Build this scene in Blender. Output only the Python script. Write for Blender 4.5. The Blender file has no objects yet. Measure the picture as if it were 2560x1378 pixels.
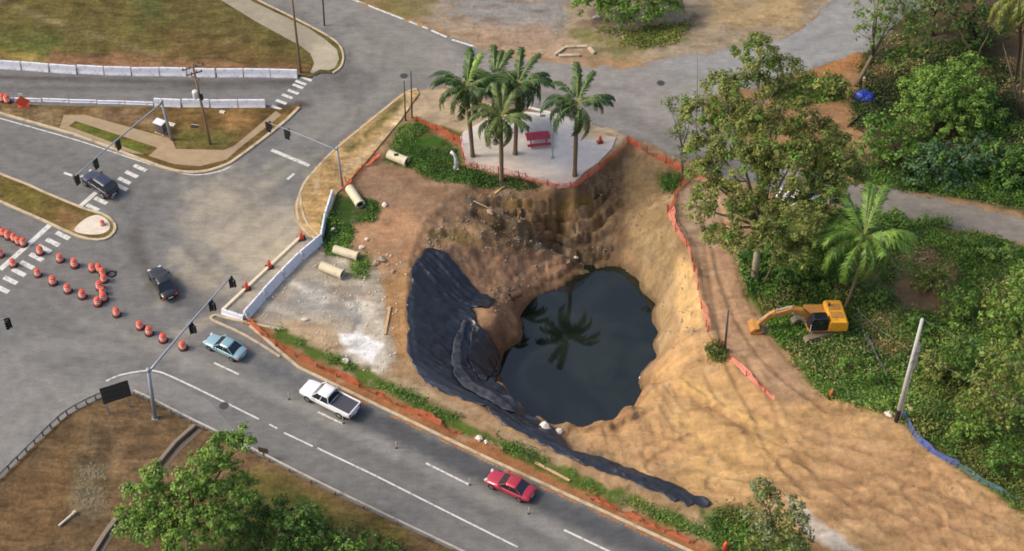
import bpy, bmesh, math, random
import numpy as np
from mathutils import Vector, Matrix
from mathutils.geometry import delaunay_2d_cdt
random.seed(7); RNG = np.random.default_rng(7)
R = math.radians
SC = bpy.context.scene
COL = SC.collection

# ------------------------------------------------------------------ camera
F, CX, CY, PITCH, HGT = 4000.0, 1280.0, 689.0, R(47), 120.0
cam_d = bpy.data.cameras.new('camera'); cam = bpy.data.objects.new('camera', cam_d); COL.objects.link(cam)
cam_d.sensor_width = 36; cam_d.lens = F / 2560 * 36; cam_d.clip_start = 1; cam_d.clip_end = 6000
cam.location = (0, 0, HGT); cam.rotation_euler = (R(90) - PITCH, 0, 0)
SC.camera = cam
# ------------------------------------------------------------------ world, sun, exposure
SUN_EL, SUN_AZ = R(44), R(-92)          # azimuth of the sun, clockwise from +Y
w = bpy.data.worlds.new('World'); SC.world = w; w.use_nodes = True
nt = w.node_tree; bg = nt.nodes['Background']
sky = nt.nodes.new('ShaderNodeTexSky'); sky.sky_type = 'NISHITA'; sky.sun_disc = False
sky.sun_elevation = SUN_EL; sky.sun_rotation = SUN_AZ; sky.air_density = 1.0; sky.dust_density = 4.5; sky.ozone_density = 0.8
nt.links.new(sky.outputs[0], bg.inputs[0]); bg.inputs[1].default_value = 0.15
sl = bpy.data.lights.new('sun', 'SUN'); sl.energy = 1.25; sl.angle = R(10.0); sl.color = (1, 0.92, 0.80)
so = bpy.data.objects.new('sun', sl); COL.objects.link(so)
sd = Vector((math.sin(SUN_AZ) * math.cos(SUN_EL), math.cos(SUN_AZ) * math.cos(SUN_EL), math.sin(SUN_EL)))
so.rotation_euler = sd.to_track_quat('Z', 'Y').to_euler(); so.location = (-60, 200, 100)
SC.view_settings.view_transform = 'Standard'; SC.view_settings.look = 'None'
SC.view_settings.gamma = 1; SC.view_settings.exposure = 0.50; SC.view_settings.use_curve_mapping = False
SC.render.engine = 'CYCLES'
SC.cycles.filter_width = 1.75

# ------------------------------------------------------------------ pixels <-> places
CP, SP = math.cos(PITCH), math.sin(PITCH)
def ray(px, py):
    u, v = px - CX, CY - py
    return Vector((u, F * CP + v * SP, -F * SP + v * CP))
def W(px, py, z=0.0):
    d = ray(px, py); t = (z - HGT) / d.z
    return Vector((d.x * t, d.y * t, z))
def at_y(px, py, y):
    d = ray(px, py); t = y / d.y
    return Vector((d.x * t, y, HGT + d.z * t))
def proj(x, y, z):
    zz = z - HGT
    dep = y * CP - zz * SP
    return CX + F * x / dep, CY - F * (y * SP + zz * CP) / dep
# ------------------------------------------------------------------ colour
def lin(c, k=1.0):
    o = []
    for v in c[:3]:
        v /= 255.0
        o.append((v / 12.92 if v < .04045 else ((v + .055) / 1.055) ** 2.4) * k)
    return np.array(o)
AL = 0.72                                # picture value of a lit surface -> its own albedo
def alb(r, g, b): return lin((r, g, b), AL)
# ------------------------------------------------------------------ noise
def _h(ix, iy, s):
    n = (ix * 374761393 + iy * 668265263 + s * 974711) & 0x7fffffff
    n = ((n ^ (n >> 13)) * 1274126177) & 0x7fffffff
    return ((n ^ (n >> 16)) & 0xffff) / 65535.0
def vn(x, y, s=0):
    x = np.asarray(x, float); y = np.asarray(y, float)
    ix = np.floor(x).astype(np.int64); iy = np.floor(y).astype(np.int64)
    fx = x - ix; fy = y - iy; fx = fx * fx * (3 - 2 * fx); fy = fy * fy * (3 - 2 * fy)
    a = _h(ix, iy, s); b = _h(ix + 1, iy, s); c = _h(ix, iy + 1, s); d = _h(ix + 1, iy + 1, s)
    return (a + (b - a) * fx) * (1 - fy) + (c + (d - c) * fx) * fy - .5
def fbm(x, y, s=0, o=4):
    r = 0; a = 1.0; f = 1.0; t = 0
    for k in range(o):
        r = r + a * vn(x * f, y * f, s + k * 17); t += a; a *= .55; f *= 2.03
    return r / t * 2
# ------------------------------------------------------------------ polygons
def sdist(X, Y, poly):
    """signed distance to a polygon, negative inside"""
    P = np.asarray(poly, float); n = len(P)
    d = np.full(X.shape, 1e18); ins = np.zeros(X.shape, bool)
    for i in range(n):
        a = P[i]; b = P[(i + 1) % n]
        e = b - a; wx = X - a[0]; wy = Y - a[1]
        t = np.clip((wx * e[0] + wy * e[1]) / max(e @ e, 1e-9), 0, 1)
        d = np.minimum(d, (wx - e[0] * t) ** 2 + (wy - e[1] * t) ** 2)
        c = ((a[1] > Y) != (b[1] > Y))
        with np.errstate(divide='ignore', invalid='ignore'):
            xi = (b[0] - a[0]) * (Y - a[1]) / (b[1] - a[1] if b[1] != a[1] else 1e-9) + a[0]
        ins ^= c & (X < xi)
    d = np.sqrt(d)
    return np.where(ins, -d, d)
def ldist(X, Y, line):
    P = np.asarray(line, float); d = np.full(X.shape, 1e18)
    for i in range(len(P) - 1):
        a = P[i]; b = P[i + 1]; e = b - a; wx = X - a[0]; wy = Y - a[1]
        t = np.clip((wx * e[0] + wy * e[1]) / max(e @ e, 1e-9), 0, 1)
        d = np.minimum(d, (wx - e[0] * t) ** 2 + (wy - e[1] * t) ** 2)
    return np.sqrt(d)
def sm(a, b, x):
    t = np.clip((x - a) / (b - a), 0, 1); return t * t * (3 - 2 * t)
def densify(pts, step):
    o = []
    for a, b in zip(pts[:-1], pts[1:]):
        a = Vector(a); b = Vector(b); n = max(1, int((b - a).length / step))
        for k in range(n): o.append(a.lerp(b, k / n))
    o.append(Vector(pts[-1])); return o
def smoothline(pts, n=6, closed=False):
    P = [np.array(p, float) for p in pts]; m = len(P); o = []
    rng = range(m if closed else m - 1)
    for i in rng:
        g = (lambda k: P[k % m]) if closed else (lambda k: P[min(max(k, 0), m - 1)])
        a, b, c, d = g(i - 1), g(i), g(i + 1), g(i + 2)
        for k in range(n):
            t = k / n
            o.append(tuple(.5 * ((2 * b) + (c - a) * t + (2 * a - 5 * b + 4 * c - d) * t * t + (3 * b - a - 3 * c + d) * t ** 3)))
    if not closed: o.append(tuple(P[-1]))
    return o
# ------------------------------------------------------------------ materials
MATS = {}
def N(nt, t, **kw):
    n = nt.nodes.new(t)
    for k, v in kw.items(): setattr(n, k, v)
    return n
def mat(name, rgb, rough=.6, metal=0.0, var=.12, scale=6.0, bump=0.0, coat=0.0, attr=False, spec=.5, dirt=None, transl=0.0, alpha_noise=None):
    if name in MATS: return MATS[name]
    m = bpy.data.materials.new(name); m.use_nodes = True; t = m.node_tree
    b = t.nodes['Principled BSDF']; b.inputs['Roughness'].default_value = rough; b.inputs['Metallic'].default_value = metal
    b.inputs['Specular IOR Level'].default_value = spec
    if coat: b.inputs['Coat Weight'].default_value = coat; b.inputs['Coat Roughness'].default_value = .08
    tc = N(t, 'ShaderNodeTexCoord')
    no = N(t, 'ShaderNodeTexNoise'); no.inputs['Scale'].default_value = scale; no.inputs['Detail'].default_value = 5; no.inputs['Roughness'].default_value = .62
    t.links.new(tc.outputs['Object'], no.inputs['Vector'])
    mr = N(t, 'ShaderNodeMapRange'); mr.inputs[1].default_value = .25; mr.inputs[2].default_value = .75
    mr.inputs[3].default_value = 1 - var; mr.inputs[4].default_value = 1 + var
    t.links.new(no.outputs[0], mr.inputs[0])
    mx = N(t, 'ShaderNodeMix', data_type='RGBA', blend_type='MULTIPLY'); mx.inputs[0].default_value = 1
    if attr:
        at = N(t, 'ShaderNodeAttribute'); at.attribute_name = 'Col'; t.links.new(at.outputs['Color'], mx.inputs[6])
    else: mx.inputs[6].default_value = (*rgb, 1)
    t.links.new(mr.outputs[0], mx.inputs[7])
    out = mx.outputs[2]
    if dirt is not None:
        n2 = N(t, 'ShaderNodeTexNoise'); n2.inputs['Scale'].default_value = dirt[1]; n2.inputs['Detail'].default_value = 6
        t.links.new(tc.outputs['Object'], n2.inputs['Vector'])
        r2 = N(t, 'ShaderNodeMapRange'); r2.inputs[1].default_value = dirt[2]; r2.inputs[2].default_value = dirt[2] + .22; r2.inputs[4].default_value = dirt[3]
        t.links.new(n2.outputs[0], r2.inputs[0])
        m2 = N(t, 'ShaderNodeMix', data_type='RGBA'); t.links.new(r2.outputs[0], m2.inputs[0]); t.links.new(out, m2.inputs[6]); m2.inputs[7].default_value = (*dirt[0], 1)
        out = m2.outputs[2]
    t.links.new(out, b.inputs['Base Color'])
    if bump:
        bp = N(t, 'ShaderNodeBump'); bp.inputs['Strength'].default_value = 1.0; bp.inputs['Distance'].default_value = bump
        t.links.new(no.outputs[0], bp.inputs['Height']); t.links.new(bp.outputs[0], b.inputs['Normal'])
    if transl:
        tr = N(t, 'ShaderNodeBsdfTranslucent'); t.links.new(out, tr.inputs[0])
        ms = N(t, 'ShaderNodeMixShader'); ms.inputs[0].default_value = transl
        t.links.new(b.outputs[0], ms.inputs[1]); t.links.new(tr.outputs[0], ms.inputs[2])
        t.links.new(ms.outputs[0], t.nodes['Material Output'].inputs[0])
    MATS[name] = m; return m
def ground_mat(name, fine=3.0, var=.22, bump=.05, rough=.95, streak=0.0):
    m = bpy.data.materials.new(name); m.use_nodes = True; t = m.node_tree
    b = t.nodes['Principled BSDF']; b.inputs['Roughness'].default_value = rough; b.inputs['Specular IOR Level'].default_value = .15
    tc = N(t, 'ShaderNodeTexCoord'); at = N(t, 'ShaderNodeAttribute'); at.attribute_name = 'Col'
    a = N(t, 'ShaderNodeTexNoise'); a.inputs['Scale'].default_value = fine; a.inputs['Detail'].default_value = 8; a.inputs['Roughness'].default_value = .7
    c = N(t, 'ShaderNodeTexNoise'); c.inputs['Scale'].default_value = fine * .22; c.inputs['Detail'].default_value = 4
    for q in (a, c): t.links.new(tc.outputs['Object'], q.inputs['Vector'])
    def rng(src, v):
        r = N(t, 'ShaderNodeMapRange'); r.inputs[1].default_value = .28; r.inputs[2].default_value = .72; r.inputs[3].default_value = 1 - v; r.inputs[4].default_value = 1 + v
        t.links.new(src, r.inputs[0]); return r.outputs[0]
    mu = N(t, 'ShaderNodeMath', operation='MULTIPLY'); t.links.new(rng(a.outputs[0], var), mu.inputs[0]); t.links.new(rng(c.outputs[0], var * .8), mu.inputs[1])
    mp = N(t, 'ShaderNodeMapping'); mp.inputs['Scale'].default_value = (.16, .55, .3); mp.inputs['Rotation'].default_value = (0, 0, .45); e = N(t, 'ShaderNodeTexNoise'); e.inputs['Scale'].default_value = fine; e.inputs['Detail'].default_value = 6; e.inputs['Distortion'].default_value = .8
    t.links.new(tc.outputs['Object'], mp.inputs[0]); t.links.new(mp.outputs[0], e.inputs['Vector'])
    m2 = N(t, 'ShaderNodeMath', operation='MULTIPLY'); t.links.new(mu.outputs[0], m2.inputs[0]); t.links.new(rng(e.outputs[0], var * .8), m2.inputs[1]); mu = m2
    mx = N(t, 'ShaderNodeMix', data_type='RGBA', blend_type='MULTIPLY'); mx.inputs[0].default_value = 1
    t.links.new(at.outputs['Color'], mx.inputs[6]); t.links.new(mu.outputs[0], mx.inputs[7]); t.links.new(mx.outputs[2], b.inputs['Base Color'])
    bp = N(t, 'ShaderNodeBump'); bp.inputs['Distance'].default_value = bump; t.links.new(a.outputs[0], bp.inputs['Height']); t.links.new(bp.outputs[0], b.inputs['Normal'])
    MATS[name] = m; return m
# ------------------------------------------------------------------ objects
def tag(o, label=None, cat=None, group=None, kind=None):
    if label: o['label'] = label
    if cat: o['category'] = cat
    if group: o['group'] = group
    if kind: o['kind'] = kind
    return o
def thing(name, label, cat, loc=(0, 0, 0), rz=0.0, group=None):
    o = bpy.data.objects.new(name, None); o.empty_display_size = .3; COL.objects.link(o)
    o.location = loc; o.rotation_euler = (0, 0, rz)
    return tag(o, label, cat, group)
def kids(o): return [c for c in COL.objects if c.parent == o]
def copy_tree(o, parent=None):
    c = o.copy(); COL.objects.link(c)
    if parent is not None: c.parent = parent
    for ch in KIDS.get(o.name, []):
        KIDS.setdefault(c.name, []).append(copy_tree(ch, c))
    return c
KIDS = {}
def link(name, me, m=None, parent=None, smooth=False):
    if m is not None: me.materials.append(m)
    if smooth: me.polygons.foreach_set('use_smooth', [True] * len(me.polygons))
    o = bpy.data.objects.new(name, me); COL.objects.link(o)
    if parent is not None: o.parent = parent; KIDS.setdefault(parent.name, []).append(o)
    return o
class MB:
    def __init__(s): s.v = []; s.f = []; s.c = []
    def add(s, vs, fs):
        o = len(s.v); s.v += [tuple(p) for p in vs]; s.f += [tuple(i + o for i in q) for q in fs]; return s
    def box(s, c, d, rz=0.0, top=(1, 1), ry=0.0):
        x, y, z = [q / 2 for q in d]; tx, ty = top
        P = [(-x, -y, -z), (x, -y, -z), (x, y, -z), (-x, y, -z), (-x * tx, -y * ty, z), (x * tx, -y * ty, z), (x * tx, y * ty, z), (-x * tx, y * ty, z)]
        M = Matrix.Translation(c) @ Matrix.Rotation(rz, 4, 'Z') @ Matrix.Rotation(ry, 4, 'Y')
        return s.add([M @ Vector(p) for p in P], [(0, 3, 2, 1), (4, 5, 6, 7), (0, 1, 5, 4), (1, 2, 6, 5), (2, 3, 7, 6), (3, 0, 4, 7)])
    def tube(s, pts, rad, n=8, cap=True):
        pts = [Vector(p) for p in pts]; k = len(pts)
        if not hasattr(rad, '__len__'): rad = [rad] * k
        vs = []; fs = []; up = None
        for i, p in enumerate(pts):
            t = (pts[min(i + 1, k - 1)] - pts[max(i - 1, 0)]).normalized()
            if up is None: up = Vector((0, 0, 1)) if abs(t.z) < .9 else Vector((0, 1, 0))
            a = t.cross(up).normalized(); b = a.cross(t).normalized(); up = b
            for j in range(n):
                an = 2 * math.pi * j / n; vs.append(p + (a * math.cos(an) + b * math.sin(an)) * rad[i])
        for i in range(k - 1):
            for j in range(n): fs.append((i * n + j, i * n + (j + 1) % n, (i + 1) * n + (j + 1) % n, (i + 1) * n + j))
        if cap: fs.append(tuple(range(n))[::-1]); fs.append(tuple((k - 1) * n + j for j in range(n)))
        return s.add(vs, fs)
    def lathe(s, prof, n=12, c=(0, 0, 0)):
        vs = []; fs = []
        for r, z in prof:
            for j in range(n): a = 2 * math.pi * j / n; vs.append((c[0] + r * math.cos(a), c[1] + r * math.sin(a), c[2] + z))
        for i in range(len(prof) - 1):
            for j in range(n): fs.append((i * n + j, i * n + (j + 1) % n, (i + 1) * n + (j + 1) % n, (i + 1) * n + j))
        fs.append(tuple((len(prof) - 1) * n + j for j in range(n)))
        fs.append(tuple(range(n))[::-1])
        return s.add(vs, fs)
    def loft(s, secs, cap=True):
        n = len(secs[0]); vs = [p for q in secs for p in q]; fs = []
        for i in range(len(secs) - 1):
            for j in range(n): fs.append((i * n + j, i * n + (j + 1) % n, (i + 1) * n + (j + 1) % n, (i + 1) * n + j))
        if cap: fs.append(tuple(range(n))[::-1]); fs.append(tuple((len(secs) - 1) * n + j for j in range(n)))
        return s.add(vs, fs)
    def extr(s, prof, y0, y1):
        """side outline (x,z) pushed from y0 to y1"""
        n = len(prof); vs = [(x, y0, z) for x, z in prof] + [(x, y1, z) for x, z in prof]
        fs = [(i, (i + 1) % n, n + (i + 1) % n, n + i) for i in range(n)] + [tuple(range(n))[::-1], tuple(range(n, 2 * n))]
        return s.add(vs, fs)
    def mesh(s, name):
        me = bpy.data.meshes.new(name); me.from_pydata(s.v, [], s.f); me.update()
        bm = bmesh.new(); bm.from_mesh(me); bmesh.ops.recalc_face_normals(bm, faces=bm.faces); bm.to_mesh(me); bm.free()
        return me
    def build(s, name, m, parent=None, smooth=False, bevel=0.0, sub=0):
        o = link(name, s.mesh(name), m, parent, smooth)
        if bevel:
            b = o.modifiers.new('b', 'BEVEL'); b.width = bevel; b.segments = 2; b.limit_method = 'ANGLE'
        if sub:
            b = o.modifiers.new('s', 'SUBSURF'); b.levels = sub; b.render_levels = sub
        return o
def setcol(me, arr, name='Col'):
    a = me.color_attributes.new(name, 'FLOAT_COLOR', 'POINT')
    q = np.ones((len(me.vertices), 4), np.float32); q[:, :3] = arr
    a.data.foreach_set('color', q.ravel())
def npmesh(name, V, Fq):
    """V (n,3), Fq (m,k) same-size faces"""
    V = np.asarray(V, np.float32); Fq = np.asarray(Fq, np.int32)
    me = bpy.data.meshes.new(name); me.vertices.add(len(V)); me.vertices.foreach_set('co', V.ravel())
    k = Fq.shape[1]; me.loops.add(Fq.size); me.loops.foreach_set('vertex_index', Fq.ravel())
    me.polygons.add(len(Fq)); me.polygons.foreach_set('loop_start', np.arange(0, Fq.size, k, dtype=np.int32))
    try: me.polygons.foreach_set('loop_total', np.full(len(Fq), k, np.int32))
    except Exception: pass
    me.update(calc_edges=True); me.validate(); return me
# ================================================================== TERRAIN (ground with the sinkhole)
PIT = [(1030,640),(1060,560),(1130,490),(1200,458),(1300,458),(1390,472),(1440,470),(1530,392),(1575,362),(1640,397),(1703,430),(1692,480),(1667,535),(1722,620),(1742,720),(1773,830),
       (1815,905),(1900,985),(1990,1080),(1960,1190),(1800,1275),(1740,1262),(1640,1225),(1500,1172),(1300,1075),(1200,1015),(1100,955),(1035,900),(1020,800),(1022,700)]
PTS = [(1250,925,-8.00),(1262,880,-8.00),(1310,830,-8.00),(1300,790,-8.00),(1330,745,-8.00),(1400,715,-8.00),(1440,690,-8.00),(1500,668,-8.00),(1560,672,-8.00),(1595,700,-8.00),(1640,760,-8.00),(1645,830,-8.00),(1642,890,-8.00),
       (1400,800,-9.50),(1500,800,-10.00),(1450,900,-10.00),(1550,900,-9.50),(1350,880,-9.20),(1500,740,-9.20),(1420,960,-9.60),(1560,800,-9.60),
       (1262,965,-4.00),(1300,1010,-3.20),(1350,1042,-2.80),(1420,1058,-2.50),(1500,1053,-2.50),(1560,1022,-2.50),(1615,965,-3.00),(1642,905,-5.04),
       (1300,1045,-2.70),(1420,1090,-2.00),(1550,1070,-1.80),(1650,1000,-1.80),
       (1700,1150,-1.20),(1800,1100,-0.80),(1850,1000,-0.60),(1700,945,-1.90),(1680,1050,-1.80),(1760,930,-1.00),
       (1100,750,-2.20),(1100,880,-2.30),(1180,760,-4.00),(1150,850,-3.60),(1210,880,-5.15),(1200,960,-3.00),(1250,1000,-2.60),(1330,1060,-2.10),(1420,1115,-1.60),(1550,1175,-1.10),(1070,700,-1.20),(1065,850,-1.30),
       (1240,760,-4.5),(1250,815,-4.3),(1285,760,-6.50),(1220,700,-4.70),(1150,660,-2.4),(1200,640,-3.20),(1300,700,-6.16),(1400,640,-6.16),(1110,640,-1.3),
       (1100,600,-.8),(1200,600,-1.7),(1200,520,-.8),(1300,560,-2.1),(1400,600,-5.38),(1400,520,-2.60),(1480,520,-3.00),(1500,600,-5.60),(1450,485,-1.00),(1560,420,-1.20),(1540,480,-2.60),(1610,480,-1.70),
       (1600,590,-4.00),(1650,600,-2.20),(1640,680,-5.04),(1690,700,-2.00),(1685,800,-3.30),(1720,820,-1.60),(1700,890,-2.00),(1580,640,-6.16),(1630,540,-1.80)]
ctl = [(*W(px, py, z)[:2], z) for px, py, z in PTS]
for px, py, z in [(1300,1010,-9),(1350,1042,-9),(1420,1058,-9),(1500,1053,-9),(1560,1022,-9),(1610,968,-9),(1275,970,-8.6)]:   # foot of the near bank, below its lip
    zl = {1300:-3.2,1350:-2.8,1420:-2.5,1500:-2.5,1560:-2.5,1610:-3,1275:-4}[px]
    q = W(px, py, zl); ctl.append((q.x, q.y + 1.7, z))
pw = [W(*p) for p in PIT]
dp = densify(pw + pw[:1], 1.5)
ctl += [(p.x, p.y, 0.0) for p in dp]
ctl = np.array(ctl)
_d = np.sqrt(((ctl[:, None, :2] - ctl[None, :, :2]) ** 2).sum(-1) + .15)
_wt = np.linalg.solve(-_d + 1e-3 * np.eye(len(ctl)), ctl[:, 2])
PW2 = np.array([(p.x, p.y) for p in pw])

YB = W(1280, 1378).y; YT = W(1280, 0).y
xs = np.concatenate([[-2500,-900,-400,-200,-130,-95], np.arange(-80, -18.2, .4), np.arange(-18, 46.01, .19), np.arange(46.4, 80.01, .4), [95,130,200,400,900,2500]])
ys = np.concatenate([[-2500,-900,-300,0,50], np.arange(YB - 10, YT + 14, .21), [YT+25,YT+50,YT+100,YT+250,YT+600,2600]])
GX, GY = np.meshgrid(xs, ys)
def rbf(X, Y):
    sh = X.shape; X = X.ravel(); Y = Y.ravel(); o = np.empty(len(X))
    for i in range(0, len(X), 20000):
        d = np.sqrt((X[i:i+20000, None] - ctl[None, :, 0]) ** 2 + (Y[i:i+20000, None] - ctl[None, :, 1]) ** 2 + .15)
        o[i:i+20000] = -(d @ _wt)
    return o.reshape(sh)
GZ = np.zeros_like(GX)
PD = sdist(GX, GY, PW2)                      # metres from the rim, negative inside
ins = PD < 2.0
GZ[ins] = rbf(GX[ins], GY[ins]) * sm(.9, -.3, PD[ins])
GZ = np.minimum(GZ, .15)
nz = fbm(GX * .55, GY * .55, 3, 5)
rough = np.where(PD < 0, .10 + .30 * sm(0, -3, PD), .07)
_px0, _py0 = proj(GX, GY, GZ)
flat = sm(30, -30, sdist(_px0, _py0, [(1655,960),(1720,900),(1800,870),(1950,985),(2700,1500),(1900,1500),(1720,1262),(1500,1150),(1440,1075),(1560,1060)]))
kr = 1 - .78 * flat
GZ = GZ + nz * rough * kr + fbm(GX * 2.3, GY * 2.3, 9, 3) * np.where(PD < 0, .15 * kr, .03) + fbm(GX * 4.2, GY * 4.2, 10, 2) * np.where(PD < 0, .08 * kr, .015)
# gullies cut down the banks
ang = np.arctan2(GY - W(1480, 830, -8).y, GX - W(1480, 830, -8).x)
gul = vn(ang * 16, PD * .25, 5) + .6 * vn(ang * 37, PD * .5, 6)
GZ += np.where(PD < 0, gul * .28 * sm(-.3, -2.5, PD) * sm(-7.4, -5.2, GZ), 0)
# caved-in ledges on the far bank: level beds with short drops between them
bank = np.exp(-((GX - W(1420, 540).x) / 9) ** 2 - ((GY - W(1420, 540, -2.5).y) / 6) ** 2)
led = (np.floor(GZ / .8 + .35 * vn(GX * .3, GY * .3, 8)) + .5) * .8
GZ = np.where(PD < -.4, GZ + (led - GZ) * .55 * np.clip(bank * 1.3, 0, 1), GZ)
PX, PY = proj(GX, GY, GZ)
def cut(line, h, back, edge=5):
    """a fresh scarp along a traced line: sharp drop, then a bench that runs back to the slope"""
    global GZ
    L = np.array(line, float); yl = np.interp(PX, L[:, 0], L[:, 1]) + 20 * fbm(GX * .45, GY * .2, int(L[0, 0]) % 97, 4)
    s = PY - yl; inx = sm(L[0, 0] - 5, L[0, 0] + 40, PX) * sm(L[-1, 0] + 5, L[-1, 0] - 40, PX)
    GZ = GZ - h * np.where((PD < -.2) & (GY > 5), (1.0 + 1.1 * vn(GX * .35, GY * .35, 88)) * sm(0, edge, s) * sm(back, edge, s) * inx, 0) + .35 * h * np.where((PD < -.2) & (GY > 5), np.exp(-((s + 3) / 5) ** 2) * inx, 0)
for q in [([(1175,490),(1260,500),(1360,500),(1450,490),(1525,445)],.8,42),([(1170,516),(1260,545),(1340,588),(1430,628),(1500,652)],.9,48),([(1250,522),(1350,530),(1450,522),(1535,472)],.7,36),
          ([(1290,556),(1400,562),(1500,542),(1560,492)],.7,36),([(1340,578),(1420,594),(1540,580)],.7,40),([(1070,572),(1130,580),(1200,600),(1260,640)],.5,36),([(1300,640),(1380,650),(1440,672)],.5,30),
          ([(1590,560),(1640,600),(1690,680)],.4,40),([(1660,960),(1720,965),(1800,1010),(1900,1075)],.5,46),([(1440,1075),(1540,1070),(1640,1020)],.35,40)]: cut(*q)
rib = np.abs(vn(ang * 30 + 2 * vn(GX * .3, GY * .3, 81), PD * .35, 82)) * 2
GZ += np.where(PD < -.5, (.10 * rib + .30 * fbm(GX * 1.3, GY * 1.6, 83, 5) + .45 * np.abs(vn(GX * .22 + .5 * vn(GX * .5, GY * .5, 86), GY * 1.5 + GX * .35, 84)) + .22 * np.abs(vn(GX * .5, GY * 3.1 + GX * .7, 85))) * sm(-7.8, -6.2, GZ) * np.clip(1.2 * np.exp(-((GX - W(1520, 560).x) / 10) ** 2 - ((GY - W(1520, 580, -2).y) / 7) ** 2), 0, 1), 0)
PX, PY = proj(GX, GY, GZ)
inview = (GY > 5) & (GY < YT + 60)

# asphalt outline (pixels of the flat road plane)
ROAD = [(-900,-300),(500,-300),(720,-170),(885,0),(1000,42),(1185,112),(1260,142),(1390,158),(1560,166),(1700,140),(1850,118),(1940,100),(2010,60),(2075,0),(2200,-120),(2440,-120),
        (2300,20),(2170,130),(2080,155),(1990,190),(1880,225),(1760,252),(1790,320),(1950,400),(2110,446),(2330,490),(2560,542),(3600,760),(3600,850),(2560,608),(2330,562),(2120,522),(1960,490),(1800,440),(1660,380),
        (1560,338),(1480,312),(1390,285),(1240,262),(1110,222),(1040,224),(1008,238),(835,378),(765,455),(742,520),(752,565),(800,606),(700,690),(600,795),(625,815),(745,918),(960,1022),(1238,1155),(1724,1378),(2020,1515),(2300,1800),(-900,1900)]
road_w = [W(*p) for p in ROAD]
RD = sdist(GX, GY, [(p.x, p.y) for p in road_w])
GZ = np.where(RD < -.55, -.14, GZ)
GZ = np.where((RD >= -.55) & (RD < .5), np.minimum(GZ, .025), GZ)

# ---- ground colours painted by traced areas; hole banks carry some sun and shade
wob = fbm(GX * .35, GY * .35, 21, 5); wob2 = fbm(GX * 1.3, GY * 1.3, 22, 4)
colr = np.empty(GX.shape + (3,)); colr[:] = alb(172, 140, 104)
def lay(C, X, Y, wb, poly, rgb, soft=10, warp=14, amt=1.0, line=None, width=None):
    d = sdist(X, Y, poly) if line is None else ldist(X, Y, line) - width
    m = sm(soft, -soft, d + wb * warp) * amt
    C += (alb(*rgb) - C) * m[..., None]
def G_(poly, rgb, soft=10, warp=18, amt=1.0): lay(colr, PX, PY, wob + .5 * wob2, poly, rgb, soft, warp, amt)
def L_(line, width, rgb, soft=6, warp=10, amt=1.0): lay(colr, PX, PY, wob + .5 * wob2, None, rgb, soft, warp, amt, line, width)
# top dirt lot
G_([(880,-60),(2300,-60),(2000,60),(1940,110),(1700,150),(1180,125)], (166,150,126))
G_([(1080,0),(1400,-20),(1420,60),(1330,110),(1200,60)], (150,149,146), 20, 40, .8)
G_([(1130,70),(1330,60),(1480,120),(1420,160),(1200,130)], (178,150,124), 20, 30, .8)
G_([(1780,-10),(2010,0),(1990,60),(1850,80),(1770,50)], (190,163,116), 20, 30, .8)
G_([(880,-10),(1120,-20),(1060,30),(1010,50),(940,25)], (128,118,72), 12, 30, .9)
G_([(1410,70),(1560,80),(1730,60),(1690,110),(1560,150),(1480,130)], (128,124,74), 14, 34, .9)
G_([(1700,60),(1740,10),(1750,60),(1620,130)], (120,108,86), 10, 30, .8)
# strip between the side road and the trees
G_([(1640,380),(1740,240),(2100,140),(2180,130),(2130,450),(1950,400)], (168,130,92), 12, 20)
G_([(1990,180),(2170,125),(2160,165),(2000,220)], (182,128,82), 8, 12, .9)
# dark wooded soil upper right
G_([(2190,-80),(2900,-80),(2900,520),(2560,480),(2200,430),(2160,260)], (88,76,56), 16, 26)
G_([(2200,60),(2400,110),(2330,220),(2180,180)], (120,104,80), 18, 30, .8)
G_([(2110,430),(2900,470),(2900,590),(2560,532),(2330,482)], (92,92,50), 10, 20)
# right side: weeds and bare brown patches
G_([(2130,525),(2560,615),(2900,690),(2900,1500),(2560,1290),(2310,1125),(2240,1040),(2060,985),(1960,880),(1850,740),(1850,600),(2040,520)], (86,104,44), 14, 24)
G_([(2140,590),(2330,600),(2430,660),(2400,740),(2330,800),(2240,910),(2180,880),(2130,760)], (150,120,90), 30, 60, .9)
G_([(2200,900),(2330,800),(2270,960),(2230,1040)], (140,108,80), 16, 34, .7)
# soil above the hole
G_([(840,470),(1010,300),(1150,340),(1165,420),(1300,450),(1390,470),(1300,560),(1120,560),(1060,640),(960,640),(820,610)], (164,132,104), 12, 24)
G_([(890,520),(1040,510),(1070,580),(1060,640),(960,690),(880,600)], (192,148,110), 16, 30, .85)
G_([(1040,470),(1300,480),(1320,560),(1150,560)], (156,124,100), 18, 34, .8)
# hole banks
G_([(1160,470),(1400,475),(1520,400),(1580,360),(1620,430),(1560,640),(1480,680),(1300,640),(1180,560)], (130,104,78), 16, 26)  # brown soil of the far bank, its shade painted into the colour
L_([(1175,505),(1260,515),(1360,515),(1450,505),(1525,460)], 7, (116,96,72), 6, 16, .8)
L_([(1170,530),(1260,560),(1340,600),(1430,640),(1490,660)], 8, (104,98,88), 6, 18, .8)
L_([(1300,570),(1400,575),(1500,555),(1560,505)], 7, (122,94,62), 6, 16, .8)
G_([(1440,470),(1540,400),(1590,380),(1600,480),(1560,560),(1480,540)], (138,114,84), 14, 30, .7)
G_([(1380,600),(1500,590),(1560,620),(1500,660),(1420,660)], (132,112,90), 12, 30, .7)
G_([(1190,770),(1240,760),(1310,790),(1300,850),(1255,905),(1210,830)], (160,120,84), 8, 12, .9)
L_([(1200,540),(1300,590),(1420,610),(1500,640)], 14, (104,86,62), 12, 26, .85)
L_([(1240,510),(1400,520),(1480,500)], 9, (158,128,66), 10, 20, .8)
L_([(1290,545),(1420,560),(1500,540)], 8, (112,86,54), 10, 20, .8)
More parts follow.
